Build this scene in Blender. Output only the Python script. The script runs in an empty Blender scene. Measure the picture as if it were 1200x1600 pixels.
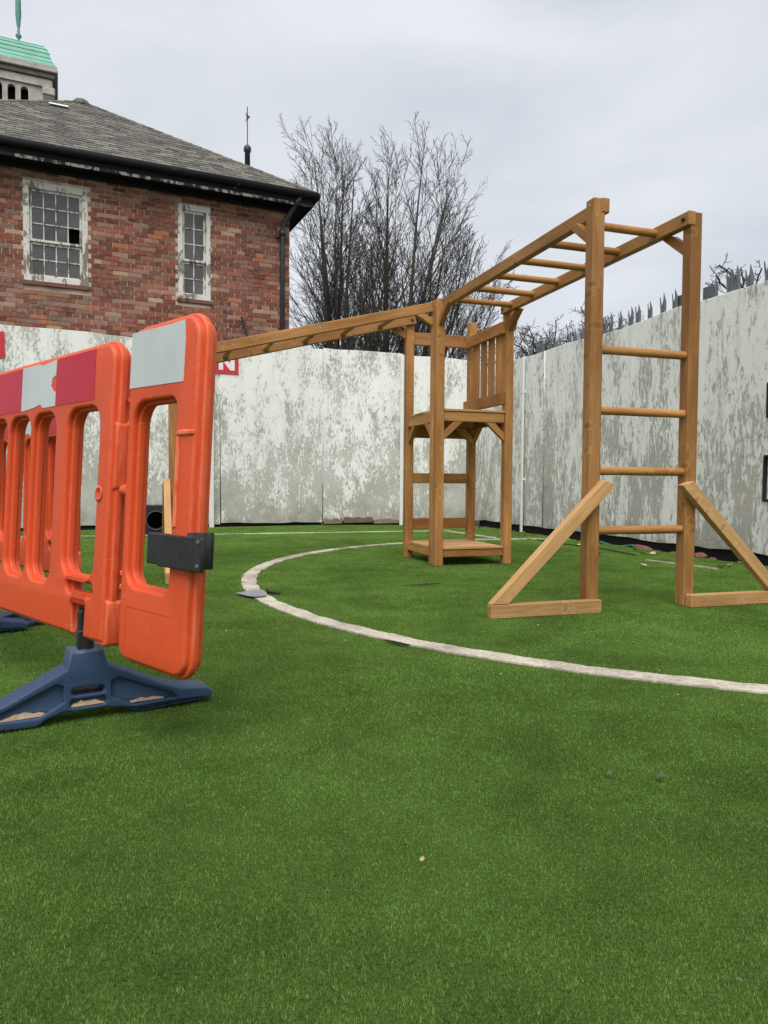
import bpy, bmesh, math, random
import numpy as np
from mathutils import Matrix, Vector, Euler
S = bpy.context.scene
COL = S.collection
rnd = random.Random(7)
NP = np.random.default_rng(11)
R = math.radians

# ------------------------------------------------------------------ camera
cam = bpy.data.objects.new('camera', bpy.data.cameras.new('camera'))
COL.objects.link(cam)
PITCH, ROLL, CAMH = 0.0403, 0.0062, 0.64
fwd = Vector((0, math.cos(PITCH), -math.sin(PITCH)))
up0 = Vector((0, math.sin(PITCH), math.cos(PITCH)))
rt0 = Vector((1, 0, 0))
rt = math.cos(ROLL) * rt0 + math.sin(ROLL) * up0
upv = -math.sin(ROLL) * rt0 + math.cos(ROLL) * up0
M = Matrix.Identity(4)
for i in range(3):
    M[i][0], M[i][1], M[i][2] = rt[i], upv[i], -fwd[i]
M[2][3] = CAMH
cam.matrix_world = M
cam.data.sensor_fit = 'HORIZONTAL'
cam.data.sensor_width = 36
cam.data.lens = 36 * 1122.16 / 1200
cam.data.clip_start = 0.05
cam.data.clip_end = 2000
S.camera = cam

# ------------------------------------------------------------------ sky, sun, exposure
SUN_EL, SUN_AZ = R(56), R(184)          # azimuth clockwise from +Y
w = bpy.data.worlds.new('World'); S.world = w; w.use_nodes = True
nt = w.node_tree; nt.nodes.clear()
N = nt.nodes.new; L = nt.links.new
out = N('ShaderNodeOutputWorld')
sky = N('ShaderNodeTexSky'); sky.sky_type = 'NISHITA'; sky.sun_disc = False
sky.sun_elevation = SUN_EL; sky.sun_rotation = SUN_AZ; sky.dust_density = 3.0
bg1 = N('ShaderNodeBackground'); bg1.inputs[1].default_value = 0.10
L(sky.outputs[0], bg1.inputs[0])
tc = N('ShaderNodeTexCoord')
mp = N('ShaderNodeMapping'); mp.inputs['Scale'].default_value = (1, 1, 2.6)
L(tc.outputs['Generated'], mp.inputs[0])
nz = N('ShaderNodeTexNoise'); nz.inputs['Scale'].default_value = 2.1; nz.inputs['Detail'].default_value = 5
nz.inputs['Roughness'].default_value = 0.5; nz.inputs['Distortion'].default_value = 0.35
L(mp.outputs[0], nz.inputs['Vector'])
cr = N('ShaderNodeValToRGB')
cr.color_ramp.elements[0].position = 0.34; cr.color_ramp.elements[0].color = (0.445, 0.475, 0.520, 1)
cr.color_ramp.elements[1].position = 0.68; cr.color_ramp.elements[1].color = (0.625, 0.645, 0.675, 1)
L(nz.outputs[0], cr.inputs[0])
bg2 = N('ShaderNodeBackground'); bg2.inputs[1].default_value = 1.0
L(cr.outputs[0], bg2.inputs[0])
mx = N('ShaderNodeMixShader'); mx.inputs[0].default_value = 0.93
L(bg1.outputs[0], mx.inputs[1]); L(bg2.outputs[0], mx.inputs[2]); L(mx.outputs[0], out.inputs[0])

sl = bpy.data.lights.new('sun', 'SUN'); sl.energy = 2.2; sl.angle = R(45); sl.color = (1.0, 0.965, 0.92)
sun = bpy.data.objects.new('sun', sl); COL.objects.link(sun)
sd = Vector((math.sin(SUN_AZ) * math.cos(SUN_EL), math.cos(SUN_AZ) * math.cos(SUN_EL), math.sin(SUN_EL)))
sun.rotation_euler = sd.to_track_quat('Z', 'Y').to_euler(); sun.location = sd * 30
S.view_settings.view_transform = 'Standard'; S.view_settings.look = 'None'
S.view_settings.exposure = 0.5; S.view_settings.gamma = 1; S.view_settings.use_curve_mapping = False

# ------------------------------------------------------------------ materials
def newmat(name):
    m = bpy.data.materials.new(name); m.use_nodes = True
    return m, m.node_tree, m.node_tree.nodes['Principled BSDF']
class G:
    """small node helper"""
    def __init__(s, nt): s.nt = nt
    def n(s, t, **kw):
        o = s.nt.nodes.new('ShaderNode' + t)
        for k, v in kw.items():
            if k.startswith('p_'): setattr(o, k[2:], v)
            else: s.set(o, k, v)
        return o
    def set(s, o, k, v):
        key = k.replace('_', ' ')
        i = o.inputs[int(k[1:])] if k[0] == 'i' and k[1:].isdigit() else o.inputs[key]
        if isinstance(v, bpy.types.NodeSocket): s.nt.links.new(v, i)
        else: i.default_value = v
    def noise(s, vec, scale, detail=4, rough=.55, dist=0):
        return s.n('TexNoise', Vector=vec, Scale=scale, Detail=detail, Roughness=rough, Distortion=dist).outputs[0]
    def ramp(s, fac, stops, interp='LINEAR'):
        o = s.n('ValToRGB'); cr = o.color_ramp; cr.interpolation = interp
        while len(cr.elements) < len(stops): cr.elements.new(.5)
        for e, (p, c) in zip(cr.elements, stops):
            e.position = p; e.color = (c, c, c, 1) if isinstance(c, (int, float)) else (*c, 1)
        s.nt.links.new(fac, o.inputs[0]); return o.outputs[0]
    def mix(s, fac, a, b, mode='MIX'):
        o = s.n('MixRGB', p_blend_type=mode, i0=fac, i1=a if not isinstance(a, tuple) else (*a, 1), i2=b if not isinstance(b, tuple) else (*b, 1))
        return o.outputs[0]
    def math(s, op, a, b=0.0, clamp=False):
        o = s.n('Math', p_operation=op, p_use_clamp=clamp, i0=a, i1=b); return o.outputs[0]
    def map(s, vec, scale=(1, 1, 1), loc=(0, 0, 0), rot=(0, 0, 0)):
        return s.n('Mapping', Vector=vec, Scale=scale, Location=loc, Rotation=rot).outputs[0]
    def bump(s, h, strength=.3, dist=.01):
        return s.n('Bump', Height=h, Strength=strength, Distance=dist).outputs[0]
def plain(name, col, rough=.6, metal=0, var=.12, scale=14, bump=.12):
    m, nt, p = newmat(name); g = G(nt)
    o = g.n('TexCoord').outputs['Object']
    f = g.noise(o, scale, 6, .65)
    c = g.mix(g.ramp(f, [(.3, 0.), (.7, 1.)]), tuple(x * (1 - var) for x in col), tuple(min(1, x * (1 + var)) for x in col))
    nt.links.new(c, p.inputs['Base Color']); p.inputs['Roughness'].default_value = rough; p.inputs['Metallic'].default_value = metal
    if bump: nt.links.new(g.bump(f, bump, .004), p.inputs['Normal'])
    return m
def wood_mat(name, c_dark, c_mid, c_light, wear=0.0):
    m, nt, p = newmat(name); g = G(nt)
    tcn = g.n('TexCoord').outputs['Object']; oi = g.n('ObjectInfo')
    rv = g.n('CombineXYZ', X=g.math('MULTIPLY', oi.outputs['Random'], 37.0), Y=g.math('MULTIPLY', oi.outputs['Random'], 11.0), Z=g.math('MULTIPLY', oi.outputs['Random'], 5.0)).outputs[0]
    v = g.n('VectorMath', p_operation='ADD', i0=tcn, i1=rv).outputs[0]
    # knots: rare, stretched along the grain, bend the rings round them
    kv = g.map(g.n('VectorMath', p_operation='ADD', i0=v, i1=g.n('VectorMath', p_operation='SCALE', i0=g.n('TexNoise', Vector=v, Scale=18.0).outputs['Color'], Scale=.03).outputs[0]).outputs[0], (13, 6.5, 6.5))
    vor = g.n('TexVoronoi', Vector=kv, Scale=1.0, Randomness=1.0)
    kd = vor.outputs['Distance']
    pick = g.ramp(vor.outputs['Color'], [(.57, 0.), (.62, 1.)])
    ring = g.math('MULTIPLY', g.ramp(kd, [(0., 1.), (.42, 0.)]), pick)
    knot = g.math('MULTIPLY', g.ramp(kd, [(.04, 1.), (.22, 0.)]), pick)
    halo = g.math('MULTIPLY', g.ramp(kd, [(.20, 0.), (.27, 1.), (.36, 0.)]), pick)
    # growth lines
    ln = g.map(v, (1.1, 26, 26))
    warp = g.noise(ln, 1.0, 3, .5, .6)
    wv = g.math('SINE', g.math('ADD', g.math('MULTIPLY', warp, 42.0), g.math('MULTIPLY', ring, 9.0)))
    lines = g.ramp(g.math('ADD', g.math('MULTIPLY', wv, .5), .5), [(.0, 0.), (.55, .45), (1., 1.)])
    fine = g.noise(g.map(v, (6, 240, 240)), 1.0, 4, .7)
    big = g.noise(g.map(v, (1.2, 5, 5)), 1.0, 4, .6)
    c = g.mix(lines, c_mid, tuple(.4 * a + .6 * b for a, b in zip(c_mid, c_dark)))
    c = g.mix(g.ramp(fine, [(.35, 0.), (.7, .5)]), c, c_light)
    c = g.mix(g.ramp(big, [(.36, .0), (.62, .8)]), c, c_dark)
    c = g.mix(g.math('MULTIPLY', halo, .22), c, c_light)
    c = g.mix(g.math('MULTIPLY', knot, .62), c, tuple(.62 * x for x in c_dark))
    hv = g.n('HueSaturation', Color=c, Value=g.math('ADD', .82, g.math('MULTIPLY', oi.outputs['Random'], .36))).outputs[0]
    nt.links.new(hv, p.inputs['Base Color'])
    p.inputs['Roughness'].default_value = .62; p.inputs['Specular IOR Level'].default_value = .3
    h = g.math('ADD', g.math('MULTIPLY', lines, .5), fine)
    nt.links.new(g.bump(h, .22, .0015), p.inputs['Normal'])
    return m
M_WOOD = wood_mat('stained_softwood', (.225, .092, .022), (.475, .225, .066), (.62, .35, .14))
M_WOODL = wood_mat('skylit_stained_softwood', (.36, .18, .060), (.60, .35, .145), (.74, .51, .26))  # paler copy of the frame wood; skylight on upper faces put into the colour
M_WOODR = wood_mat('rotten_wood', (.10, .07, .045), (.22, .155, .10), (.40, .31, .22))

def paint_wall(name, seed, bare, bare2, peel, cs=17, vz=.34, lw=.20):
    m, nt, p = newmat(name); g = G(nt)
    P = g.n('NewGeometry').outputs['Position']
    v = g.map(P, (1, 1, 1), (seed * 3.7, seed * 1.3, 0))
    vs = g.map(v, (1, 1, vz))
    z = g.n('SeparateXYZ', Vector=P).outputs[2]
    big = g.noise(g.map(v, (1, 1, .7)), 1.15, 5, .6, .3)
    mid = g.ramp(g.noise(vs, 5.0, 6, .65, .4), [(.25, 0.), (.75, 1.)])
    chip = g.ramp(g.noise(vs, cs, 8, .70, .6), [(.22, 0.), (.78, 1.)])
    fine = g.noise(vs, 75, 5, .7)
    low = g.ramp(g.math('DIVIDE', z, 2.6), [(.0, 1.), (.30, .72), (.62, .22), (1., .12)])
    # how readily paint has come off here
    k = g.math('ADD', g.math('MULTIPLY', big, .55), g.math('MULTIPLY', mid, .42))
    k = g.math('ADD', k, g.math('MULTIPLY', chip, .62))
    k = g.math('ADD', k, g.math('MULTIPLY', fine, .34))
    k = g.math('ADD', k, g.math('MULTIPLY', low, lw))
    k = g.math('DIVIDE', k, 1.6)
    off = g.ramp(k, [((peel - .01) / 1.6, 0.), ((peel + .035) / 1.6, 1.)])
    thin = g.ramp(k, [((peel - .16) / 1.6, 0.), (peel / 1.6, 1.)])
    white = g.mix(g.noise(vs, 2.3, 5, .6), (.86, .86, .83), (.74, .745, .71))
    white = g.mix(g.math('MULTIPLY', thin, .22), white, (.52, .515, .47))
    stain = g.ramp(g.noise(g.map(v, (1, 1, .10)), 8.0, 5, .65), [(.54, 0.), (.76, .5)])
    white = g.mix(stain, white, (.43, .425, .385))
    bcol = g.mix(g.ramp(g.noise(v, 1.6, 4, .6), [(.42, 0.), (.6, 1.)]), bare, bare2)
    bcol = g.mix(g.ramp(fine, [(.35, .0), (.75, .5)]), bcol, tuple(x * .62 for x in bare))
    c = g.mix(off, white, bcol)
    crack = g.ramp(g.n('TexVoronoi', p_feature='DISTANCE_TO_EDGE', Vector=g.n('VectorMath', p_operation='ADD', i0=v, i1=g.n('VectorMath', p_operation='SCALE', i0=g.n('TexNoise', Vector=v, Scale=3.0, Detail=5.).outputs['Color'], Scale=.5).outputs[0]).outputs[0], Scale=1.4).outputs[0], [(.0, 1.), (.012, 0.)])
    crack = g.math('MULTIPLY', crack, g.ramp(big, [(.50, 0.), (.60, .6)]))
    c = g.mix(crack, c, (.20, .19, .17))
    # green-brown grime rising from the foot
    gr = g.math('MULTIPLY', g.ramp(z, [(.02, 1.), (.5, 0.)]), g.ramp(g.noise(v, 4, 5, .6), [(.4, 0.), (.7, .75)]))
    c = g.mix(gr, c, (.17, .17, .115))
    nt.links.new(c, p.inputs['Base Color']); p.inputs['Roughness'].default_value = .85
    p.inputs['Specular IOR Level'].default_value = .2
    h = g.math('SUBTRACT', g.math('MULTIPLY', fine, .25), off)
    nt.links.new(g.bump(h, .55, .004), p.inputs['Normal'])
    return m
M_WALLB = paint_wall('peeling_paint_back', 1, (.43, .425, .385), (.55, .54, .50), 1.06, 38, .40, .21)
M_WALLR = paint_wall('peeling_paint_right', 2, (.43, .42, .385), (.51, .475, .43), 1.06, 33, .28, .17)

def turf_mat(name, c1, c2, c3):
    m, nt, p = newmat(name); g = G(nt)
    P = g.n('NewGeometry').outputs['Position']
    at = g.n('Attribute', p_attribute_name='tint').outputs['Fac']
    big = g.ramp(g.noise(P, 1.1, 4, .6, .4), [(.28, 0.), (.72, 1.)]); mid = g.ramp(g.noise(P, 4.5, 5, .65), [(.3, 0.), (.7, 1.)]); sm = g.ramp(g.noise(P, 62, 4, .65), [(.28, 0.), (.72, 1.)])
    k = g.math('ADD', g.math('MULTIPLY', big, .55), g.math('MULTIPLY', mid, .45))
    k = g.math('ADD', k, g.math('MULTIPLY', sm, .42))
    k = g.math('ADD', k, g.math('MULTIPLY', at, .60))
    c = g.ramp(g.math('DIVIDE', k, 2.27), [(.33, c1), (.5, c2), (.68, c3)])
    nt.links.new(c, p.inputs['Base Color']); p.inputs['Roughness'].default_value = .8
    p.inputs['Specular IOR Level'].default_value = .08
    return m
M_TURF = turf_mat('artificial_grass', (.088, .160, .030), (.158, .270, .056), (.198, .320, .074))
M_LINE = turf_mat('white_turf_pile', (.30, .265, .21), (.57, .52, .44), (.74, .69, .60))
def turf_base_mat():
    m, nt, p = newmat('artificial_grass_mat'); g = G(nt)
    P = g.n('NewGeometry').outputs['Position']
    big = g.ramp(g.noise(P, 1.1, 4, .6, .4), [(.28, 0.), (.72, 1.)]); mid = g.ramp(g.noise(P, 4.5, 5, .65), [(.3, 0.), (.7, 1.)])
    f = g.ramp(g.noise(P, 150, 5, .75, .4), [(.30, 0.), (.70, 1.)]); f2 = g.ramp(g.noise(P, 420, 3, .7), [(.3, 0.), (.7, 1.)])
    k = g.math('ADD', g.math('MULTIPLY', big, .35), g.math('MULTIPLY', mid, .30))
    k = g.math('ADD', k, g.math('MULTIPLY', f, .75)); k = g.math('ADD', k, g.math('MULTIPLY', f2, .45))
    c = g.ramp(g.math('DIVIDE', k, 1.85), [(.22, (.030, .058, .012)), (.5, (.110, .194, .040)), (.74, (.176, .288, .062))])
    nt.links.new(c, p.inputs['Base Color']); p.inputs['Roughness'].default_value = 1.0; p.inputs['Specular IOR Level'].default_value = 0.0
    nt.links.new(g.bump(g.math('ADD', f, g.math('MULTIPLY', f2, .5)), 1.0, .006), p.inputs['Normal'])
    return m
M_TURFB = turf_base_mat()
M_SOIL = plain('dark_soil', (.035, .030, .025), .95, var=.5, scale=9, bump=.6)

def brick_mat(name, obj_colour):
    m, nt, p = newmat(name); g = G(nt)
    P = g.n('NewGeometry').outputs['Position']
    base = g.n('ObjectInfo').outputs['Color'] if obj_colour else g.n('Attribute', p_attribute_name='Col').outputs['Color']
    n1 = g.noise(P, 26, 6, .7); n2 = g.noise(P, 90, 4, .7); n3 = g.noise(P, 1.3, 4, .6)
    c = g.mix(g.ramp(n1, [(.46, 0.), (.72, .6)]), base, (.37, .24, .17))
    c = g.mix(g.ramp(n1, [(.30, .6), (.45, 0.)]), c, (.08, .034, .026))
    c = g.mix(g.ramp(n3, [(.50, 0.), (.75, .30)]), c, (.36, .28, .215))
    nt.links.new(c, p.inputs['Base Color']); p.inputs['Roughness'].default_value = .9
    p.inputs['Specular IOR Level'].default_value = .15
    nt.links.new(g.bump(g.math('ADD', n1, g.math('MULTIPLY', n2, .5)), .5, .006), p.inputs['Normal'])
    return m
M_BRICK = brick_mat('old_red_brick', True); M_BRICKS = brick_mat('old_red_brick_course', False)
def mortar_mat():
    m, nt, p = newmat('lime_mortar'); g = G(nt)
    P = g.n('NewGeometry').outputs['Position']
    c = g.ramp(g.noise(P, 1.1, 5, .6, .5), [(.38, (.30, .22, .165)), (.52, (.60, .50, .41))])
    nt.links.new(c, p.inputs['Base Color']); p.inputs['Roughness'].default_value = .95
    nt.links.new(g.bump(g.noise(P, 60, 4), .4, .004), p.inputs['Normal'])
    return m
M_MORTAR = mortar_mat()
def slate_mat(name, use_obj=True):
    m, nt, p = newmat(name); g = G(nt)
    P = g.n('NewGeometry').outputs['Position']
    r = g.n('ObjectInfo').outputs['Random'] if use_obj else g.n('NewGeometry').outputs['Random Per Island']
    c = g.ramp(r, [(.0, (.045, .042, .038)), (.4, (.095, .089, .077)), (.75, (.145, .135, .116)), (1., (.215, .198, .168))])
    n1 = g.noise(P, 11, 6, .7)
    c = g.mix(g.ramp(n1, [(.48, 0.), (.72, .75)]), c, (.24, .22, .18))
    c = g.mix(g.ramp(g.noise(P, 3, 5, .6), [(.5, 0.), (.75, .5)]), c, (.15, .14, .085))
    nt.links.new(c, p.inputs['Base Color']); p.inputs['Roughness'].default_value = .75
    nt.links.new(g.bump(n1, .4, .006), p.inputs['Normal'])
    return m
M_SLATE = slate_mat('roof_slate'); M_SLATE2 = slate_mat('roof_slate_joined', False)
def flaky(name, paint, bare, thr, vscale=(1, 1, .3), sc=14):
    m, nt, p = newmat(name); g = G(nt)
    P = g.n('NewGeometry').outputs['Position']
    k = g.noise(g.map(P, vscale), sc, 7, .72, .4); k2 = g.noise(P, 2.2, 4, .6)
    kk = g.math('ADD', g.math('MULTIPLY', k, .75), g.math('MULTIPLY', k2, .4))
    f = g.ramp(kk, [(thr, 0.), (thr + .03, 1.)])
    b = g.mix(g.noise(P, 30, 5), bare, tuple(x * .5 for x in bare))
    c = g.mix(f, paint, b)
    nt.links.new(c, p.inputs['Base Color']); p.inputs['Roughness'].default_value = .8; p.inputs['Specular IOR Level'].default_value = .2
    nt.links.new(g.bump(g.math('SUBTRACT', 0., f), .5, .004), p.inputs['Normal'])
    return m
M_WFRAME = flaky('flaking_white_frame', (.66, .65, .59), (.30, .265, .21), .58)
M_SILL = flaky('painted_brick_sill', (.19, .085, .065), (.10, .06, .05), .6)
M_BLACK = flaky('black_gutter_paint', (.014, .014, .016), (.30, .28, .25), .70, (.25, .25, 1), 10)
M_FEDGE = flaky('flaking_fascia_edge', (.02, .02, .022), (.42, .40, .36), .56, (1, 1, .6), 9)
M_PIPE = plain('black_iron', (.028, .030, .034), .45, var=.4, bump=.15)
def glass_mat():
    m, nt, p = newmat('sky_tinted_window_glass'); g = G(nt)
    P = g.n('NewGeometry').outputs['Position']
    r = g.n('ObjectInfo').outputs['Random']
    c = g.mix(g.noise(P, 7, 5, .6), (.15, .15, .147), (.06, .06, .062))  # grey base colour stands in for sky reflected in the panes
    c = g.mix(g.math('MULTIPLY', r, .5), c, (.05, .025, .028))
    nt.links.new(c, p.inputs['Base Color']); p.inputs['Roughness'].default_value = .12
    p.inputs['Specular IOR Level'].default_value = .5
    return m
M_GLASS = glass_mat()
M_VOID = plain('dark_room', (.008, .006, .005), .95, bump=0)
M_COPPER = plain('verdigris_copper', (.175, .435, .32), .6, var=.16, scale=1.2)
M_COPPERD = plain('dark_verdigris', (.11, .27, .22), .6, var=.3, scale=6)
M_STONE = plain('weathered_portland_stone', (.40, .375, .33), .85, var=.30, scale=1.6, bump=.3)
M_STONED = plain('sooty_stone', (.16, .145, .125), .9, var=.4, scale=2.2, bump=.3)
M_GALV = plain('galvanised_steel', (.105, .115, .122), .6, .2, .45, 9, .2)
def bark_mat(name, a, b):
    m, nt, p = newmat(name); g = G(nt)
    P = g.n('NewGeometry').outputs['Position']
    c = g.mix(g.noise(g.map(P, (1, 1, .3)), 14, 5, .65), a, b)
    nt.links.new(c, p.inputs['Base Color']); p.inputs['Roughness'].default_value = .9
    return m
M_BARK = bark_mat('bark', (.030, .026, .022), (.10, .088, .073))
M_BARK2 = bark_mat('lichen_bark', (.035, .030, .026), (.10, .092, .075))
def plastic(name, col, pale, rough=.42, streak=.30):
    m, nt, p = newmat(name); g = G(nt)
    o = g.n('TexCoord').outputs['Object']; P = g.n('NewGeometry').outputs['Position']
    n1 = g.noise(P, 5, 5, .6); n2 = g.noise(g.map(o, (14, 2.5, 14)), 6, 6, .7)
    c = g.mix(g.ramp(n1, [(.3, 0.), (.75, .5)]), col, tuple(x * .82 for x in col))
    c = g.mix(g.ramp(n2, [(.60, 0.), (.82, streak)]), c, pale)
    spk = g.n('TexVoronoi', Vector=P, Scale=46.0).outputs['Distance']
    sp = g.math('MULTIPLY', g.ramp(spk, [(.035, 1.), (.075, 0.)]), g.ramp(g.noise(P, 9, 3), [(.47, 0.), (.55, .8)]))
    c = g.mix(sp, c, pale)
    sc_ = g.ramp(g.noise(g.map(P, (3, 3, 26), (0, 0, 0), (.5, .3, 0)), 9, 4, .6), [(.66, 0.), (.70, .35)])
    c = g.mix(sc_, c, pale)
    c = g.mix(g.ramp(g.noise(P, 12, 6, .7), [(.55, 0.), (.8, .35)]), c, tuple(x * .45 + .012 for x in col))
    # scuffs on worn edges
    pt = g.ramp(g.n('NewGeometry').outputs['Pointiness'], [(.52, 0.), (.60, .55)])
    c = g.mix(g.math('MULTIPLY', pt, g.ramp(n2, [(.4, 0.), (.6, 1.)])), c, pale)
    nt.links.new(c, p.inputs['Base Color'])
    nt.links.new(g.ramp(n2, [(.3, rough), (.8, min(1, rough + .3))]), p.inputs['Roughness'])
    nt.links.new(g.bump(g.math('ADD', g.noise(P, 22, 3), g.math('MULTIPLY', g.noise(P, 240, 2), .2)), .10, .004), p.inputs['Normal'])
    p.inputs['Specular IOR Level'].default_value = .45
    return m
M_ORANGE = plastic('orange_moulded_plastic', (.68, .078, .016), (.80, .36, .22))
M_BLUE = plastic('blue_grey_moulded_plastic', (.024, .055, .118), (.20, .24, .29), .5, .06)
M_BLKPL = plastic('black_moulded_plastic', (.009, .010, .011), (.06, .065, .065), .5, .05)
def film(name, col, worn):
    m, nt, p = newmat(name); g = G(nt)
    P = g.n('NewGeometry').outputs['Position']
    n1 = g.noise(P, 6, 5, .6); n2 = g.noise(P, 34, 6, .75)
    c = g.mix(g.ramp(n1, [(.35, 0.), (.7, .6)]), col, tuple(x * .78 for x in col))
    c = g.mix(g.ramp(n2, [(.68, 0.), (.72, 1.)]), c, worn)
    nt.links.new(c, p.inputs['Base Color']); p.inputs['Roughness'].default_value = .45; p.inputs['Specular IOR Level'].default_value = .25
    nt.links.new(g.bump(n1, .15, .006), p.inputs['Normal'])
    return m
M_FWHITE = film('white_reflective_film', (.53, .57, .57), (.28, .30, .30))
M_FRED = film('red_reflective_film', (.50, .010, .030), (.60, .10, .10))
M_SIGNR = plain('sign_red', (.56, .022, .045), .4, bump=0); M_SIGNW = plain('sign_white', (.76, .76, .75), .4, bump=0)
M_WPVC = plain('white_pvc', (.72, .72, .70), .5, var=.08)
M_SAND = plain('dry_sand', (.56, .40, .26), .95, var=.25, scale=60, bump=.6)
M_LEAF = plain('dead_leaf', (.30, .19, .095), .8, var=.4, scale=30); M_LEAFP = plain('pale_dead_leaf', (.50, .38, .26), .8, var=.3, scale=30)
M_STONEB = plain('rubble', (.12, .10, .085), .9, var=.5, scale=20, bump=.5)
M_BRK = plain('broken_brick', (.17, .075, .055), .9, var=.4, scale=20, bump=.5)
M_HOSE = plain('green_hose', (.015, .16, .075), .4); M_TAPE = plain('grey_tape', (.22, .235, .25), .5, var=.2)
M_RUBBER = plain('black_rubber_gap_shade', (.010, .010, .010), .8, bump=.3)  # black of cable and vent frames; also painted shade in the wall-foot gaps
M_TEAR = plain('dark_seam', (.012, .016, .008), .95, bump=0)
M_SCREW = plain('zinc_screw', (.62, .60, .55), .35, .6, bump=0)

# ------------------------------------------------------------------ object helpers
WM = {}
def link(o, parent=None, Mw=None, label=None, cat=None, group=None, kind=None):
    COL.objects.link(o); Mw = Mw or Matrix.Identity(4); WM[o] = Mw
    if parent is not None:
        o.parent = parent; o.matrix_basis = WM[parent].inverted() @ Mw
    else:
        o.matrix_basis = Mw
    if label: o['label'] = label
    if cat: o['category'] = cat
    if group: o['group'] = group
    if kind: o['kind'] = kind
    return o
def empty(name, loc, rz=0, **kw):
    o = bpy.data.objects.new(name, None); o.empty_display_size = .1
    return link(o, None, Matrix.Translation(loc) @ Matrix.Rotation(rz, 4, 'Z'), **kw)
def meshobj(name, me, mat, parent=None, Mw=None, smooth=False, **kw):
    o = bpy.data.objects.new(name, me)
    if mat is not None and not me.materials: me.materials.append(mat)
    if smooth: me.shade_smooth()
    return link(o, parent, Mw, **kw)
def frameM(origin, x, y):
    x = Vector(x).normalized(); z = x.cross(Vector(y)).normalized(); y = z.cross(x)
    m = Matrix.Identity(4)
    for i in range(3): m[i][0], m[i][1], m[i][2], m[i][3] = x[i], y[i], z[i], origin[i]
    return m
def bm_mesh(bm, name):
    bmesh.ops.recalc_face_normals(bm, faces=bm.faces)
    me = bpy.data.meshes.new(name); bm.to_mesh(me); bm.free(); return me
def bm_box(bm, lo, hi, M=None):
    vs = [bm.verts.new((M @ Vector((x, y, z))) if M else (x, y, z)) for x in (lo[0], hi[0]) for y in (lo[1], hi[1]) for z in (lo[2], hi[2])]
    for f in ((0, 1, 3, 2), (4, 6, 7, 5), (0, 4, 5, 1), (2, 3, 7, 6), (0, 2, 6, 4), (1, 5, 7, 3)): bm.faces.new([vs[i] for i in f])
    return vs
def box_mesh(lo, hi, bev=0, name='box', seg=1):
    bm = bmesh.new(); bm_box(bm, lo, hi)
    if bev: bmesh.ops.bevel(bm, geom=bm.edges[:], offset=bev, segments=seg, affect='EDGES', profile=.5)
    return bm_mesh(bm, name)
def bm_prism(bm, poly, z0, z1, M=None):
    T = (lambda v: M @ Vector(v)) if M else (lambda v: v)
    a = [bm.verts.new(T((x, y, z0))) for x, y in poly]; b = [bm.verts.new(T((x, y, z1))) for x, y in poly]
    n = len(poly); bm.faces.new(a[::-1]); bm.faces.new(b)
    for i in range(n): bm.faces.new((a[i], a[(i + 1) % n], b[(i + 1) % n], b[i]))
def prism_mesh(poly, z0, z1, bev=0, name='prism'):
    bm = bmesh.new(); bm_prism(bm, poly, z0, z1)
    if bev: bmesh.ops.bevel(bm, geom=bm.edges[:], offset=bev, segments=1, affect='EDGES', profile=.5)
    return bm_mesh(bm, name)
def bm_tube(bm, pts, rad, seg=8, cap=True):
    pts = [Vector(p) for p in pts]; rings = []
    rad = rad if isinstance(rad, (list, tuple)) else [rad] * len(pts)
    for i, p in enumerate(pts):
        d = (pts[min(i + 1, len(pts) - 1)] - pts[max(i - 1, 0)]).normalized()
        a = d.orthogonal().normalized() if i == 0 else (a - d * a.dot(d)).normalized()
        b = d.cross(a)
        rings.append([bm.verts.new(p + rad[i] * (math.cos(t) * a + math.sin(t) * b)) for t in (2 * math.pi * k / seg for k in range(seg))])
    for r0, r1 in zip(rings, rings[1:]):
        for k in range(seg): bm.faces.new((r0[k], r0[(k + 1) % seg], r1[(k + 1) % seg], r1[k]))
    if cap: bm.faces.new(rings[0][::-1]); bm.faces.new(rings[-1])
def tube_mesh(pts, rad, seg=8, name='tube'):
    bm = bmesh.new(); bm_tube(bm, pts, rad, seg); return bm_mesh(bm, name)
def lathe_mesh(prof, seg=16, name='lathe'):
    bm = bmesh.new(); rings = [[bm.verts.new((r * math.cos(2 * math.pi * k / seg), r * math.sin(2 * math.pi * k / seg), z)) for k in range(seg)] for r, z in prof]
    for a, b in zip(rings, rings[1:]):
        for k in range(seg): bm.faces.new((a[k], a[(k + 1) % seg], b[(k + 1) % seg], b[k]))
    bm.faces.new(rings[0][::-1]); bm.faces.new(rings[-1]); return bm_mesh(bm, name)
def rrect(x0, y0, x1, y1, r, n=5):
    r = r if isinstance(r, (list, tuple)) else [r] * 4      # bl, br, tr, tl
    out = []
    for (cx, cy, a0, rr) in ((x0 + r[0], y0 + r[0], 180, r[0]), (x1 - r[1], y0 + r[1], 270, r[1]), (x1 - r[2], y1 - r[2], 0, r[2]), (x0 + r[3], y1 - r[3], 90, r[3])):
        for k in range(n + 1):
            t = R(a0 + 90 * k / n); out.append((cx + rr * math.cos(t), cy + rr * math.sin(t)))
    return out
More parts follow.
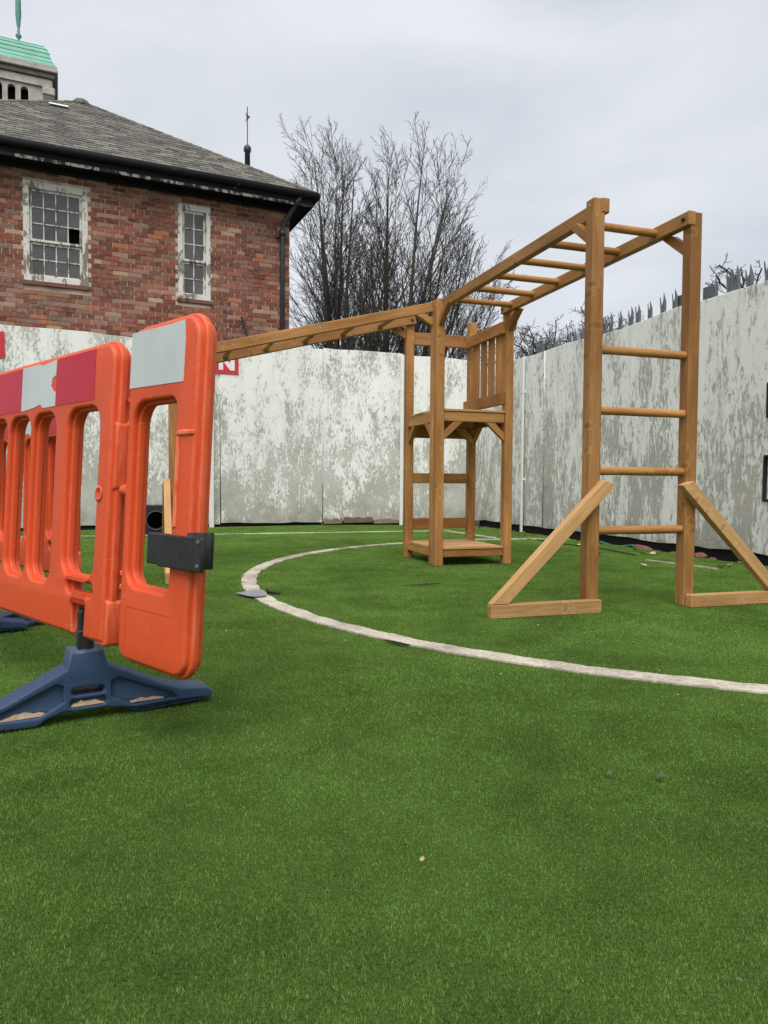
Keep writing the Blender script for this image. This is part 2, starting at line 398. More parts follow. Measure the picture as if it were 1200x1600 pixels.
def sheet(loops, z0, z1, bev=.003, bres=1):
    """closed outlines with holes, filled, given thickness and rounded edges; in local XY, thickness along Z"""
    cu = bpy.data.curves.new('outline', 'CURVE'); cu.dimensions = '2D'; cu.fill_mode = 'BOTH'
    cu.extrude = max(1e-4, (z1 - z0) / 2 - bev); cu.bevel_depth = bev; cu.bevel_resolution = bres; cu.offset = -bev
    for lp in loops:
        sp = cu.splines.new('POLY'); sp.points.add(len(lp) - 1)
        for q, (x, y) in zip(sp.points, lp): q.co = (x, y, 0, 1)
        sp.use_cyclic_u = True
    ob = bpy.data.objects.new('outline', cu); COL.objects.link(ob)
    dg = bpy.context.evaluated_depsgraph_get(); dg.update()
    me = bpy.data.meshes.new_from_object(ob.evaluated_get(dg))
    bpy.data.objects.remove(ob); bpy.data.curves.remove(cu)
    me.transform(Matrix.Translation((0, 0, (z0 + z1) / 2))); me.materials.clear()
    return me
def join(meshes, name='joined'):
    bm = bmesh.new()
    for me in meshes: bm.from_mesh(me); bpy.data.meshes.remove(me)
    bmesh.ops.remove_doubles(bm, verts=bm.verts, dist=1e-5)
    return bm_mesh(bm, name)
def smooth_angle(o, deg=35):
    o.data.shade_smooth()
    try: o.data.set_sharp_from_angle(angle=R(deg))
    except Exception: pass
def raw_mesh(name, verts, faces_flat, nper):
    me = bpy.data.meshes.new(name); nf = len(faces_flat) // nper
    me.vertices.add(len(verts)); me.vertices.foreach_set('co', np.asarray(verts, np.float32).ravel())
    me.loops.add(len(faces_flat)); me.loops.foreach_set('vertex_index', np.asarray(faces_flat, np.int32))
    me.polygons.add(nf); me.polygons.foreach_set('loop_start', np.arange(0, nf * nper, nper, dtype=np.int32))
    me.update(calc_edges=True); return me

# ------------------------------------------------------------------ the place in plan (metres)
W2 = np.array([-.972, 10.904]); D1 = np.array([.8976, .4409]); D2 = np.array([.9943, .107])
CC = np.array([1.436, 11.163]); D3 = np.array([.299, -.9542])
def along(P0, d, s, off=0):
    """point s along a wall line, off metres towards the pitch"""
    n = np.array([d[1], -d[0]]); return P0 + d * s + n * off
def V3(p, z=0): return Vector((float(p[0]), float(p[1]), z))

# ------------------------------------------------------------------ ground, turf, lines
me = bpy.data.meshes.new('ground'); me.from_pydata([(-400, -400, -.06), (400, -400, -.06), (400, 900, -.06), (-400, 900, -.06)], [], [(0, 1, 2, 3)])
meshobj('ground', me, M_SOIL, kind='structure')
edge = []
for s in np.arange(-7, .01, .5): edge.append(along(W2, D1, s, .045))
for s in np.arange(.4, 2.3, .4): edge.append(along(W2, D2, s, .05))
for s in np.arange(.1, 18.01, .11): edge.append(along(CC, D3, s, -1 * 0 + .12 + .03 * math.sin(s * 5.1) + .018 * math.sin(s * 17) + rnd.uniform(-.012, .012)))
for p in ((6.4, -5), (-8, -5), (-8, 7.3)): edge.append(np.array(p))
bm = bmesh.new(); bm_prism(bm, [(p[0], p[1]) for p in edge], -.03, 0.0)
meshobj('turf_base', bm_mesh(bm, 'turf_base'), M_TURFB, kind='structure')

CCEN, CRAD = np.array([2.2225, 5.1998]), 3.148
LINES = [(np.array([-6.3, 7.41]), np.array([.85, 9.66]), .034), (np.array([.80, 9.72]), np.array([1.36, 8.30]), .028), (np.array([2.22, 6.05]), np.array([2.58, 5.32]), .009)]
def in_turf(X, Y):
    ok = np.ones(len(X), bool)
    for P0, d, lim in ((W2, D1, .055), (W2, D2, .06), (CC, D3, .15)):
        n = np.array([d[1], -d[0]])
        ok &= ((X - P0[0]) * n[0] + (Y - P0[1]) * n[1]) > lim
    return ok
def on_line(X, Y, grow=0.0):
    r = np.hypot(X - CCEN[0], Y - CCEN[1]); ang = np.arctan2(Y - CCEN[1], X - CCEN[0])
    wob = .004 * np.sin(ang * 31) + .005 * np.sin(ang * 83 + 1)
    m = np.abs(r - CRAD + wob * .6) < .046 + wob * .4 + grow
    for A, B, hw in LINES:
        d = B - A; Ln = np.hypot(*d); d = d / Ln
        t = (X - A[0]) * d[0] + (Y - A[1]) * d[1]; q = (X - A[0]) * -d[1] + (Y - A[1]) * d[0]
        m |= (np.abs(q) < hw + .006 * np.sin(t * 23) + grow) & (t > 0) & (t < Ln)
    return m
def blades(X, Y, d, hscale, wbase, tint0=0.0):
    n = len(X)
    a = NP.uniform(0, 2 * np.pi, n); wd = wbase * np.maximum(.8, d / 1.5) * NP.uniform(.7, 1.3, n)
    # pile lies one way, brushed differently from patch to patch
    cl = np.sin(X * 310 + 2.3 * np.sin(Y * 170 + 3 * np.sin(X * 23))) + np.sin(Y * 280 + 2.1 * np.sin(X * 210 + 2 * np.sin(Y * 31)))
    lean_a = 1.1 + 1.2 * np.sin(X * 1.7 + 2.1 * np.sin(Y * 1.3)) + 2.2 * cl + NP.normal(0, .6, n)
    cz = np.sin(X * 210 + 2.4 * np.sin(Y * 240 + 2 * np.sin(X * 47))) * np.sin(Y * 190 + 2.1 * np.sin(X * 160 + 2 * np.sin(Y * 39)))
    h = hscale * NP.uniform(.65, 1.2, n) * (1 + .16 * np.sin(X * 2.9 + 1.0) * np.sin(Y * 3.7)) * (1 + .30 * cz); ln = h * NP.uniform(.15, .75, n)
    dx, dy = np.cos(a) * wd / 2, np.sin(a) * wd / 2
    v = np.empty((n, 3, 3), np.float32)
    v[:, 0] = np.stack([X - dx, Y - dy, np.full(n, -.001)], 1); v[:, 1] = np.stack([X + dx, Y + dy, np.full(n, -.001)], 1)
    v[:, 2] = np.stack([X + np.cos(lean_a) * ln, Y + np.sin(lean_a) * ln, h], 1)
    return v.reshape(-1, 3), np.clip(NP.normal(.5, .20, n) + tint0 + .30 * cz, 0, 1)
allv, allt = [], []
for d0, d1_, dens in ((.40, 1.1, 150000), (1.1, 1.7, 100000), (1.7, 2.5, 60000), (2.5, 3.6, 34000), (3.6, 5.2, 17000), (5.2, 8, 7500), (8, 11.4, 3000)):
    hw = .58 * d1_ + .55; n = int(dens * (d1_ - d0) * 2 * hw)
    Y = NP.uniform(d0, d1_, n); X = NP.uniform(-hw, hw, n)
    k = (np.abs(X) < .58 * Y + .55) & in_turf(X, Y) & ~on_line(X, Y); X, Y = X[k], Y[k]
    v, t = blades(X, Y, Y, .0046, .0017); allv.append(v); allt.append(t)
allv = np.concatenate(allv); allt = np.concatenate(allt)
me = raw_mesh('turf', allv, np.arange(len(allv)), 3)
at = me.attributes.new('tint', 'FLOAT', 'FACE'); at.data.foreach_set('value', allt.astype(np.float32))
meshobj('turf', me, M_TURF, kind='stuff', label='short green artificial grass pile covering the pitch', cat='turf')
print('turf blades', len(allt))

def line_object(name, strip, nbl, label):
    """strip: list of (left, right) ground points; a pale turf ribbon with its own pile"""
    vs, fs = [], []
    for (a, b) in strip:
        for q, z in ((a, .000), (a, .007), (b, .007), (b, .000)): vs.append((q[0], q[1], z))
    for i in range(len(strip) - 1):
        k = 4 * i
        for j in range(3): fs.append((k + j, k + j + 1, k + j + 5, k + j + 4))
    nb = len(vs); bl = []
    i = NP.integers(0, len(strip) - 1, nbl); t = NP.random(nbl); u = NP.random(nbl)
    A = np.array([s[0] for s in strip]); B = np.array([s[1] for s in strip])
    P = (A[i] * (1 - t)[:, None] + A[i + 1] * t[:, None]) * (1 - u)[:, None] + (B[i] * (1 - t)[:, None] + B[i + 1] * t[:, None]) * u[:, None]
    v, tt = blades(P[:, 0], P[:, 1], P[:, 1], .0095, .0022)
    me = bpy.data.meshes.new(name)
    me.from_pydata(vs + [tuple(x) for x in v.tolist()], [], fs + [(nb + 3 * j, nb + 3 * j + 1, nb + 3 * j + 2) for j in range(nbl)])
    at = me.attributes.new('tint', 'FLOAT', 'FACE'); at.data.foreach_set('value', np.concatenate([np.full(len(fs), .4), tt]).astype(np.float32))
    o = meshobj(name, me, M_LINE, kind='structure'); return o
def inside_right(p): return (p[0] - CC[0]) * D3[1] * 1 - (p[1] - CC[1]) * D3[0] * 1
strip = []
for k in range(0, 721):
    t = R(75 + k * .36)                      # from the far side, round the left, to the near right
    p = CCEN + CRAD * np.array([math.cos(t), math.sin(t)])
    if not in_turf(p[:1], p[1:2])[0]: continue
    wob = .004 * math.sin(math.remainder(t, 2 * math.pi) * 31) + .005 * math.sin(math.remainder(t, 2 * math.pi) * 83 + 1)
    j1, j2 = rnd.uniform(-.004, .004), rnd.uniform(-.004, .004); e = np.array([math.cos(t), math.sin(t)])
    strip.append((CCEN + e * (CRAD - wob * .6 - .046 - wob * .4 + j1), CCEN + e * (CRAD - wob * .6 + .046 + wob * .4 + j2)))
line_object('pitch_line', strip, 42000, 'arc')
for A, B, hw in LINES:
    d = (B - A) / np.hypot(*(B - A)); nn = np.array([-d[1], d[0]]); n = int(np.hypot(*(B - A)) / .1)
    line_object('pitch_line', [(A + d * .1 * i + nn * (hw + rnd.uniform(-.006, .006)), A + d * .1 * i - nn * (hw + rnd.uniform(-.006, .006))) for i in range(n)], 6000, 'edge')

# torn seam with grey tape on the arc, and dark slits in the turf
def flat(name, pts, z, mat, th=.004, **kw):
    bm = bmesh.new(); bm_prism(bm, pts, z - th, z); return meshobj(name, bm_mesh(bm, name), mat, **kw)
flat('tape_patch', [(-.831, 4.03), (-.763, 3.945), (-.70, 3.90), (-.645, 3.945), (-.70, 4.13), (-.74, 4.15), (-.79, 4.08)], .017, M_TAPE,
     label='torn grey tape stuck over the broken white arc line', cat='tape')
flat('turf_tear', [(-.70, 4.25), (-.66, 4.15), (-.575, 4.055), (-.60, 4.05), (-.68, 4.12)], .014, M_TEAR, kind='structure')
flat('turf_tear', [(.0, 2.862), (.05, 2.828), (.103, 2.774), (.09, 2.765), (.04, 2.81)], .0135, M_TEAR, kind='structure')
flat('turf_tear', [(.121, 4.387), (.25, 4.455), (.36, 4.497), (.25, 4.437)], .0135, M_TEAR, kind='structure')

# ------------------------------------------------------------------ perimeter walls
def wall_panel(name, parent, P0, d, s0, s1, top, bot, mat, proud=0.0, th=.14, holes=(), tops=None):
    n = max(2, int((s1 - s0) / .22)); pts = [(s0, bot), (s1, bot)] if bot < .02 else []
    if not pts:
        for i in range(n + 1): pts.append((s0 + (s1 - s0) * i / n, bot + rnd.uniform(-.012, .012)))
    for i in range(n + 1):
        s = s1 + (s0 - s1) * i / n
        z = top(s) if callable(top) else top
        pts.append((s, z + rnd.uniform(-.008, .008)))
    me = sheet([pts] + list(holes), -th, proud, .004)
    return meshobj(name, me, mat, parent, frameM(V3(P0), (d[0], d[1], 0), (0, 0, 1)))
bw = empty('perimeter_wall', V3(W2), label='white wall of tall panels with peeling paint below the brick house', cat='wall')
for s0, s1, top, pr in ((-7.2, -4.75, 2.58, 0), (-4.74, -3.03, 2.585, .006), (-3.022, -1.52, 2.575, .0), (-1.512, .035, lambda s: 2.53 + .085 * (s + 1.5), .012)):
    wall_panel('panel', bw, W2, D1, s0, s1, top, .045, M_WALLB, pr)
for s0, s1, top, pr in ((.045, 1.25, lambda s: 2.665 - .048 * s, .020), (1.258, 2.46, lambda s: 2.66 - .05 * s, .0)):
    wall_panel('panel', bw, W2, D2, s0, s1, top, .06, M_WALLB, pr)
meshobj('gap_shade_strip', box_mesh((-7.2, -.06, -.12), (.03, .06, -.03)), M_RUBBER, bw, frameM(V3(W2), (*D1, 0), (0, 0, 1)))  # black strip painted as the shadow gap under the panels
meshobj('gap_shade_strip', box_mesh((.05, -.06, -.12), (2.4, .08, -.03)), M_RUBBER, bw, frameM(V3(W2), (*D2, 0), (0, 0, 1)))  # same shadow-gap strip under the second wall run
for k, (s0, s1, z0, z1) in enumerate(((.06, .34, .015, .095), (.36, .80, .03, .115), (.82, 1.22, .02, .085))):
    pts = [(s0, z0), (s1, z0 + .01)] + [(s1 + (s0 - s1) * i / 6, z1 + rnd.uniform(-.02, .02)) for i in range(7)]
    meshobj('rotten_board', prism_mesh(pts, -.02, .032 + .004 * k), M_WOODR, bw, frameM(V3(W2), (*D2, 0), (0, 0, 1)))
rw = empty('boundary_wall', V3(CC), label='weathered whitewashed concrete wall with metal spikes above it', cat='wall')
rtop = lambda s: 2.40 - .03 * min(s, 3) + .012 * math.sin(s * 3.1)
hole1 = rrect(5.56, .52, 5.83, .875, .006, 2); hole2 = rrect(5.575, 1.20, 5.76, 1.46, .006, 2)
for s0, s1, hl, pr in ((.02, 1.535, (), 0), (1.545, 2.03, (), .010), (2.036, 3.12, (), 0.002), (3.126, 9.5, (hole1, hole2), 0), (9.51, 18, (), .004)):
    wall_panel('panel', rw, CC, D3, s0, s1, rtop, .075, M_WALLR, pr, .16, hl)
MR = frameM(V3(CC), (*D3, 0), (0, 0, 1))
meshobj('gap_shade_strip', box_mesh((0, -.06, -.15), (18, .10, -.055)), M_RUBBER, rw, MR)  # recessed black strip gives the dark shadow gap below this wall
def opening(s0, s1, z0, z1):
    o = meshobj('vent_frame', sheet([rrect(s0 - .012, z0 - .012, s1 + .012, z1 + .012, .004, 1), rrect(s0 + .008, z0 + .008, s1 - .008, z1 - .008, .003, 1)], -.02, .010, .003), M_RUBBER, rw, MR)
    meshobj('vent_board', box_mesh((s0, z0, -.10), (s1, z1, -.07), .002), M_WOODR, rw, MR)
opening(5.56, 5.83, .52, .875); opening(5.575, 5.76, 1.20, 1.46)
def pole(P0, d, s, off, h, r, label):
    p = along(P0, d, s, off); t = empty('white_pole', V3(p), label=label, cat='pole')
    meshobj('pipe', box_mesh((-r, -r * .6, -.03), (r, r * .6, h), .006), M_WPVC, t, Matrix.Translation(V3(p)) @ Matrix.Rotation(math.atan2(d[1], d[0]), 4, 'Z'))
    for z in (h * .3, h * .8):
        meshobj('bracket', box_mesh((-r - .012, .0, z - .015), (r + .012, off * .98, z + .015), .003), M_WPVC, t, Matrix.Translation(V3(p)) @ Matrix.Rotation(math.atan2(d[1], d[0]), 4, 'Z'))
pole(W2, D1, -1.655, .055, 2.56, .033, 'white plastic strip standing beside the red letter sign')
pole(W2, D2, 1.235, .06, 2.58, .026, 'white plastic strip standing behind the wooden tower')
pole(CC, D3, 1.53, .04, 2.34, .022, 'thin white pipe on the spiked wall')

def letter_n(x0, y0, x1, y1, t):
    return [(x0, y0), (x0 + t, y0), (x0 + t, y1 - 1.5 * t), (x1 - t, y0), (x1, y0), (x1, y1), (x1 - t, y1), (x1 - t, y0 + 1.5 * t), (x0 + t, y1), (x0, y1)]
for s0, lab in ((-1.60, 'red square tile sign with white letter N behind the sloping ladder'), (-4.555, 'red square tile sign with white lettering above the barrier')):
    Ms = frameM(V3(along(W2, D1, s0, .0)), (*D1, 0), (0, 0, 1))
    t = empty('letter_sign', Ms @ Vector((.17, 2.16, .0)), label=lab, cat='sign')
    meshobj('plate', box_mesh((0, 2.17, .014), (.345, 2.495, .024), .002), M_SIGNR, t, Ms)
    meshobj('letter', prism_mesh(letter_n(.06, 2.225, .285, 2.44, .062), .0242, .0262), M_SIGNW, t, Ms)

# ------------------------------------------------------------------ palisade spikes along the spiked wall
pf = empty('palisade_fence', V3(along(CC, D3, 4, -.27)), label='grey steel palisade fence with jagged spikes behind the whitewashed wall', cat='fence')
MP = frameM(V3(along(CC, D3, 0, -.27)), (*D3, 0), (0, 0, 1))
def pale_mesh(k):
    r = random.Random(k); bm = bmesh.new(); j = lambda a: r.uniform(-a, a)
    fold = [(-.031, .006), (-.012, -.010), (.010, .006), (.031, -.010)]
    tops = [2.42 + j(.02), 2.51 + j(.02), 2.59 + j(.012), 2.51 + j(.02)]
    for (xa, za), (xb, zb), ta, tb in zip(fold, fold[1:], tops, tops[1:]):
        v = []
        for dz in (0, .004):
            v.append([bm.verts.new(c) for c in ((xa, .05, za - dz), (xb, .05, zb - dz), (xb, tb, zb - dz), (xa, ta, za - dz))])
        bm.faces.new(v[0]); bm.faces.new(v[1][::-1])
        for i in range(4): bm.faces.new((v[0][i], v[0][(i + 1) % 4], v[1][(i + 1) % 4], v[1][i]))
    sx = -.050 + j(.006)
    bm_prism(bm, [(-.030, 2.32), (-.022, 2.32), (-.020, 2.44), (sx + .005, 2.56 + j(.015)), (sx - .004, 2.555)], -.006, -.002)
    return bm_mesh(bm, 'pale')
pm = [pale_mesh(k) for k in range(5)]
s = .22
while s < 9.5:
    q = s - .74
    near_post = min(abs(s - p) for p in (1.313, 4.16, 7.0)) < .085 or abs(s - 4.50) < .06
    if not near_post:
        meshobj('pale', pm[rnd.randrange(5)], M_GALV, pf, MP @ Matrix.Translation((s + rnd.uniform(-.012, .012), rnd.uniform(-.012, .03), 0)) @ Matrix.Rotation(rnd.uniform(-.03, .03), 4, 'Z') @ Matrix.Rotation(rnd.uniform(-.15, .15), 4, 'Y'))
    s += .175
for s in (1.313, 4.16, 4.52, 7.0):
    meshobj('post', box_mesh((s - .06, -.06, -.09), (s + .06, 2.545 if s != 4.52 else 2.535, -.03), .004), M_GALV, pf, MP)
for z in (.45, 2.12): meshobj('rail', box_mesh((.1, z, -.055), (9.6, z + .05, -.010), .003), M_GALV, pf, MP)

# ------------------------------------------------------------------ brick house
HD = Vector((.9108, .4129, 0)); HC = Vector((-1.74, 13.17, 0)); HB = Vector((-HD.y, HD.x, 0))     # HB: away from the pitch
hs = empty('brick_house', HC - HD * 3.6 + HB * 3.6, label='old red brick house with slate roof and flaking sash windows', cat='house')
MH = frameM(HC, -HD, (0, 0, 1))        # local x: along facade away from corner, y: up, z: into the house
ZT = 5.56; LEN = 6.7
WIN = [(3.375, 4.31, 3.79, 5.335, 4, 3), (1.415, 1.96, 3.77, 5.355, 2, 3)]
bmw = bmesh.new()
me = sheet([[(0.004, .0), (LEN, 0), (LEN, ZT + .1), (.004, ZT + .1)]] + [[(a, c), (b, c), (b, d), (a, d)] for a, b, c, d, _, _ in WIN], .004, .24, .001)
wallp = meshobj('front_wall', me, M_MORTAR, hs, MH)
meshobj('side_wall', box_mesh((.012, 0, .25), (.24, ZT + .1, LEN)), M_MORTAR, hs, MH)
meshobj('side_wall', box_mesh((LEN - .24, 0, .25), (LEN, ZT + .1, LEN)), M_MORTAR, hs, MH)
meshobj('rear_wall', box_mesh((.25, 0, LEN - .2), (LEN - .25, ZT + .1, LEN)), M_MORTAR, hs, MH)
PAL = [((.14, .048, .034), 2.8), ((.205, .062, .040), 3.6), ((.255, .086, .054), 3.0), ((.31, .17, .12), 1.6), ((.36, .135, .065), .6), ((.42, .28, .18), .35), ((.20, .13, .10), .8)]
def bcol(x, z):
    pw = [p[1] for p in PAL]
    patch = math.sin(x * 1.9 + 1.2) * math.sin(z * 2.3 + x * .7)
    pw[3] *= 1 + 1.6 * max(0, patch); pw[5] *= 1 + 2 * max(0, patch); pw[0] *= 1 + max(0, -patch)
    c = rnd.choices([p[0] for p in PAL], pw)[0]; f = rnd.uniform(.8, 1.2)
    return tuple(min(1, v * f * rnd.uniform(.94, 1.06)) for v in c)
PITCH_X, CRS = .2225, .0752
bricks = []
row = 0; z = 2.60
def blocked(a, b, c, d):
    return any(not (b <= w0 - .004 or a >= w1 + .004 or d <= z0 - .075 or c >= z1 + .0) for w0, w1, z0, z1, _, _ in WIN)
while z < ZT - .02:
    header = row % 6 == 3; px = PITCH_X / 2 if header else PITCH_X
    x = .004 - (px / 2 if row % 2 else 0)
    while x < 6.6:
        a, b = max(.004, x), x + px - .012
        # cut bricks at window reveals
        for w0, w1, z0, z1, _, _ in WIN:
            if z + CRS > z0 - .07 and z < z1:
                if a < w0 < b: b = w0 - .006
                elif a < w1 < b: a = w1 + .006
        if b - a > .03 and not blocked(a, b, z, z + CRS - .012): bricks.append((a, b, z, z + CRS - .012))
        x += px
    row += 1; z += CRS
vis = sorted(bricks, key=lambda q: (q[0] > 4.75, -(q[1] - q[0]) * (1 + q[0] * .1)))
bmeshes = {}
rest_v, rest_c = bmesh.new(), []
for i, (a, b, c, d) in enumerate(vis):
    pr = -.004 + rnd.uniform(-.004, .003); rz = rnd.uniform(-.006, .006)
    T = Matrix.Translation(((a + b) / 2, (c + d) / 2, pr)) @ Matrix.Rotation(rz, 4, 'Z')
    if i < 300:
        key = round(b - a, 2)
        if key not in bmeshes:
            bmeshes[key] = box_mesh((-(b - a) / 2, -.032, -.001), ((b - a) / 2, .032, .06), 0, 'brick'); bmeshes[key].materials.append(M_BRICK)
        o = meshobj('brick', bmeshes[key], None, wallp, MH @ T); o.color = (*bcol(a, c), 1)
    else:
        bm_box(rest_v, (-(b - a) / 2, -.032, -.001), ((b - a) / 2, .032, .06), T); rest_c.append(bcol(a, c))
# soldier courses over the windows are kept as plain bricks laid on end
for (w0, w1, z0, z1, _, _) in WIN: pass
me = bpy.data.meshes.new('bricks'); rest_v.to_mesh(me); rest_v.free()
ca = me.color_attributes.new('Col', 'FLOAT_COLOR', 'CORNER'); nl = len(me.loops)
arr = np.ones((nl, 4), np.float32); arr[:, :3] = np.repeat(np.array(rest_c, np.float32), 24, axis=0)[:nl]; ca.data.foreach_set('color', arr.ravel())
meshobj('bricks', me, M_BRICKS, wallp, MH, kind='stuff')
print('bricks', len(bricks))
# end bricks seen at the corner return
# windows
for (a, b, c, d, nc, nr) in WIN:
    fr = .085 if nc == 4 else .075
    wn = meshobj('window', sheet([[(a, c), (b, c), (b, d), (a, d)], [(a + fr, c + fr), (b - fr, c + fr), (b - fr, d - fr * 1.25), (a + fr, d - fr * 1.25)]], -.012, .10, .004), M_WFRAME, hs, MH)
    x0, x1, y0, y1 = a + fr, b - fr, c + fr, d - fr * 1.25
    mid = y0 + (y1 - y0) * .40
    meshobj('sill', box_mesh((a - .02, c - .07, -.035), (b + .02, c - .006, .08), .006), M_SILL, wn, MH)
    for (q0, q1, rows, zz) in ((mid, y1, 3, .028), (y0, mid, 2, .062)):
        st = .030
        loops = [[(x0, q0), (x1, q0), (x1, q1), (x0, q1)]]
        cw = (x1 - x0 - 2 * st) / nc; ch = (q1 - q0 - 2 * st) / rows
        for i in range(nc):
            for j in range(rows):
                bx, by = x0 + st + i * cw, q0 + st + j * ch
                loops.append([(bx + .008, by + .008), (bx + cw - .008, by + .008), (bx + cw - .008, by + ch - .008), (bx + .008, by + ch - .008)])
                if nc == 4 and rows == 3 and j == 0 and i == 0: continue          # the missing pane (local x runs away from the corner)
                meshobj('pane', box_mesh((-cw / 2, -ch / 2, -.0015), (cw / 2, ch / 2, .0015)), M_GLASS, wn,
                        MH @ Matrix.Translation((bx + cw / 2, by + ch / 2, zz + .016)) @ Euler((rnd.uniform(-.02, .02), rnd.uniform(-.02, .02), 0)).to_matrix().to_4x4())
        meshobj('sash', sheet(loops, zz, zz + .03, .003, 0), M_WFRAME, wn, MH)
    meshobj('room', box_mesh((a + .02, c + .02, .23), (b - .02, d - .02, .26)), M_VOID, wn, MH)
# flat arch of bricks on end above each window
# eaves, gutter, roof (pyramid hip)
OV = .31; ZE = 5.80; AP = Vector((LEN / 2, 8.27, LEN / 2))
eb = bmesh.new()
for k, (lo, hi) in enumerate((((-OV, ZT + .02, -OV), (LEN + OV, ZT + .05, LEN + OV)),)): bm_box(eb, lo, hi)
meshobj('soffit', bm_mesh(eb, 'soffit'), M_BLACK, hs, MH)
for lo, hi in (((-OV - .02, ZT - .02, -OV - .03), (LEN + OV, ZT + .20, -OV)), ((-OV - .03, ZT - .02, -OV), (-OV, ZT + .20, LEN + OV))):
    meshobj('fascia', box_mesh(lo, hi, .004), M_BLACK, hs, MH)
meshobj('fascia_edge', box_mesh((-OV - .03, ZT - .035, -OV - .045), (LEN + OV, ZT + .015, -OV - .031), .003), M_FEDGE, hs, MH)
def gutter(p0, p1):
    pts = []; 
    m = tube_mesh([p0, p1], .062, 10, 'gutter'); return meshobj('gutter', m, M_BLACK, hs, MH, True)
gutter((-OV - .09, ZT + .165, -OV - .09), (LEN + OV, ZT + .165, -OV - .09)); gutter((-OV - .09, ZT + .163, -OV - .09), (-OV - .09, ZT + .163, LEN + OV))
meshobj('bed_mould', box_mesh((-.06, ZT - .07, -.075), (LEN, ZT + .02, -.006), .01), M_BLACK, hs, MH)
c4 = [Vector((-OV - .08, ZE - .06, -OV - .08)), Vector((LEN + OV + .08, ZE - .06, -OV - .08)), Vector((LEN + OV + .08, ZE - .06, LEN + OV + .08)), Vector((-OV - .08, ZE - .06, LEN + OV + .08))]
bm = bmesh.new(); vb = [bm.verts.new(p) for p in c4]; va = bm.verts.new(AP)
for i in range(4): bm.faces.new((vb[i], vb[(i + 1) % 4], va))
bm.faces.new(vb[::-1]); roof = meshobj('roof', bm_mesh(bm, 'roof'), M_SLATE, hs, MH)
# slates on the front slope, each its own piece, and on the right slope joined
def slope_frame(pa, pb, apex):
    x = (pb - pa).normalized(); mid = (pa + pb) / 2; y = (apex - mid); h = y.length; y.normalize()
    return mid, x, y, h, (pb - pa).length
GA, SW = .158, .235
SL = .27; nsl = 0; front_rest = bmesh.new()
for si, (pa, pb) in enumerate(((c4[0], c4[1]), (c4[3], c4[0]))):
    mid, x, y, h, wd = slope_frame(pa, pb, AP)
    T = Matrix.Identity(4); zz = x.cross(y)
    if (MH.to_3x3() @ zz).z < 0: x = -x; zz = x.cross(y)
    for i in range(3): T[i][0], T[i][1], T[i][2], T[i][3] = x[i], y[i], zz[i], mid[i]
    joined = bmesh.new(); rowi = 0; yy = -.03
    while yy < h - .1:
        half = wd / 2 * (1 - max(0, yy) / h); n = int(2 * half / SW) + 1; x0 = -math.ceil(half / SW) * SW - (SW / 2 if rowi % 2 else 0) + rnd.uniform(-.02, .02)
        xx = x0
        while xx < half:
            l, r = max(xx, -half), min(xx + SW - .008, half)
            if r - l > .05:
                off = rnd.uniform(-.012, .012)
                Ms = T @ Matrix.Translation(((l + r) / 2, yy + off, .014)) @ Matrix.Rotation(R(-3.2) + rnd.uniform(-.012, .012), 4, 'X') @ Matrix.Rotation(rnd.uniform(-.012, .012), 4, 'Z') @ Matrix.Rotation(rnd.uniform(-.008, .008), 4, 'Y')
                hw_ = (r - l) / 2
                cxm = (l + r) / 2
                edge_x = lambda y_: wd / 2 * (1 - (yy + off + y_) / h)
                if abs(cxm) + hw_ > edge_x(SL) - .02:
                    poly = [(-hw_, 0.), (hw_, 0.), (hw_, SL), (-hw_, SL)]
                    for sg in (1, -1):
                        new = []; g_ = lambda p: edge_x(p[1]) - sg * (p[0] + cxm) - .005
                        for a_, b_ in zip(poly, poly[1:] + poly[:1]):
                            ga, gb = g_(a_), g_(b_)
                            if ga >= 0: new.append(a_)
                            if (ga >= 0) != (gb >= 0): t_ = ga / (ga - gb); new.append((a_[0] + (b_[0] - a_[0]) * t_, a_[1] + (b_[1] - a_[1]) * t_))
                        poly = new
                        if len(poly) < 3: break
                    if len(poly) >= 3:
                        if si == 0: bm_prism(front_rest, poly, 0, .013, Ms)
                        else: bm_prism(joined, poly, 0, .013, Ms)
                elif si == 0 and (cxm > .9 or nsl >= 300): bm_box(front_rest, (-hw_, 0, 0), (hw_, SL, .013), Ms)
                elif si == 0:
                    nsl += 1
                    key = ('s', round(hw_, 2))
                    if key not in bmeshes:
                        bmeshes[key] = prism_mesh([(-hw_, 0), (hw_ * .96, .0), (hw_, .012), (hw_, SL), (-hw_, SL)], 0, .013, 0, 'slate'); bmeshes[key].materials.append(M_SLATE)
                    meshobj('slate', bmeshes[key], None, roof, MH @ Ms)
                else: bm_box(joined, (-hw_, 0, 0), (hw_, SL, .013), Ms)
            xx += SW
        yy += GA; rowi += 1
    if si: meshobj('slates', bm_mesh(joined, 'slates'), M_SLATE, roof, MH, kind='stuff')
    else: joined.free(); TF = T.copy(); HF = h
meshobj('slates', bm_mesh(front_rest, 'slates'), M_SLATE2, roof, MH, kind='stuff')
# hip cappings
for k, cn in enumerate((c4[0], c4[1])):
    n = 24
    for i in range(n):
        p0 = cn.lerp(AP, i / n); p1 = cn.lerp(AP, (i + 1.15) / n)
        me = tube_mesh([p0 + Vector((0, .018, 0)), p1 + Vector((0, .012, 0))], [.040, .036], 6, 'hip_tile')
        meshobj('hip_tile', me, M_SLATE, roof, MH)
meshobj('ridge_cap', lathe_mesh([(.18, -.06), (.17, .0), (.13, .05), (.03, .075)], 7, 'ridge_cap'), M_STONED, roof, MH @ Matrix.Translation(AP) @ Matrix.Rotation(R(-90), 4, 'X'))
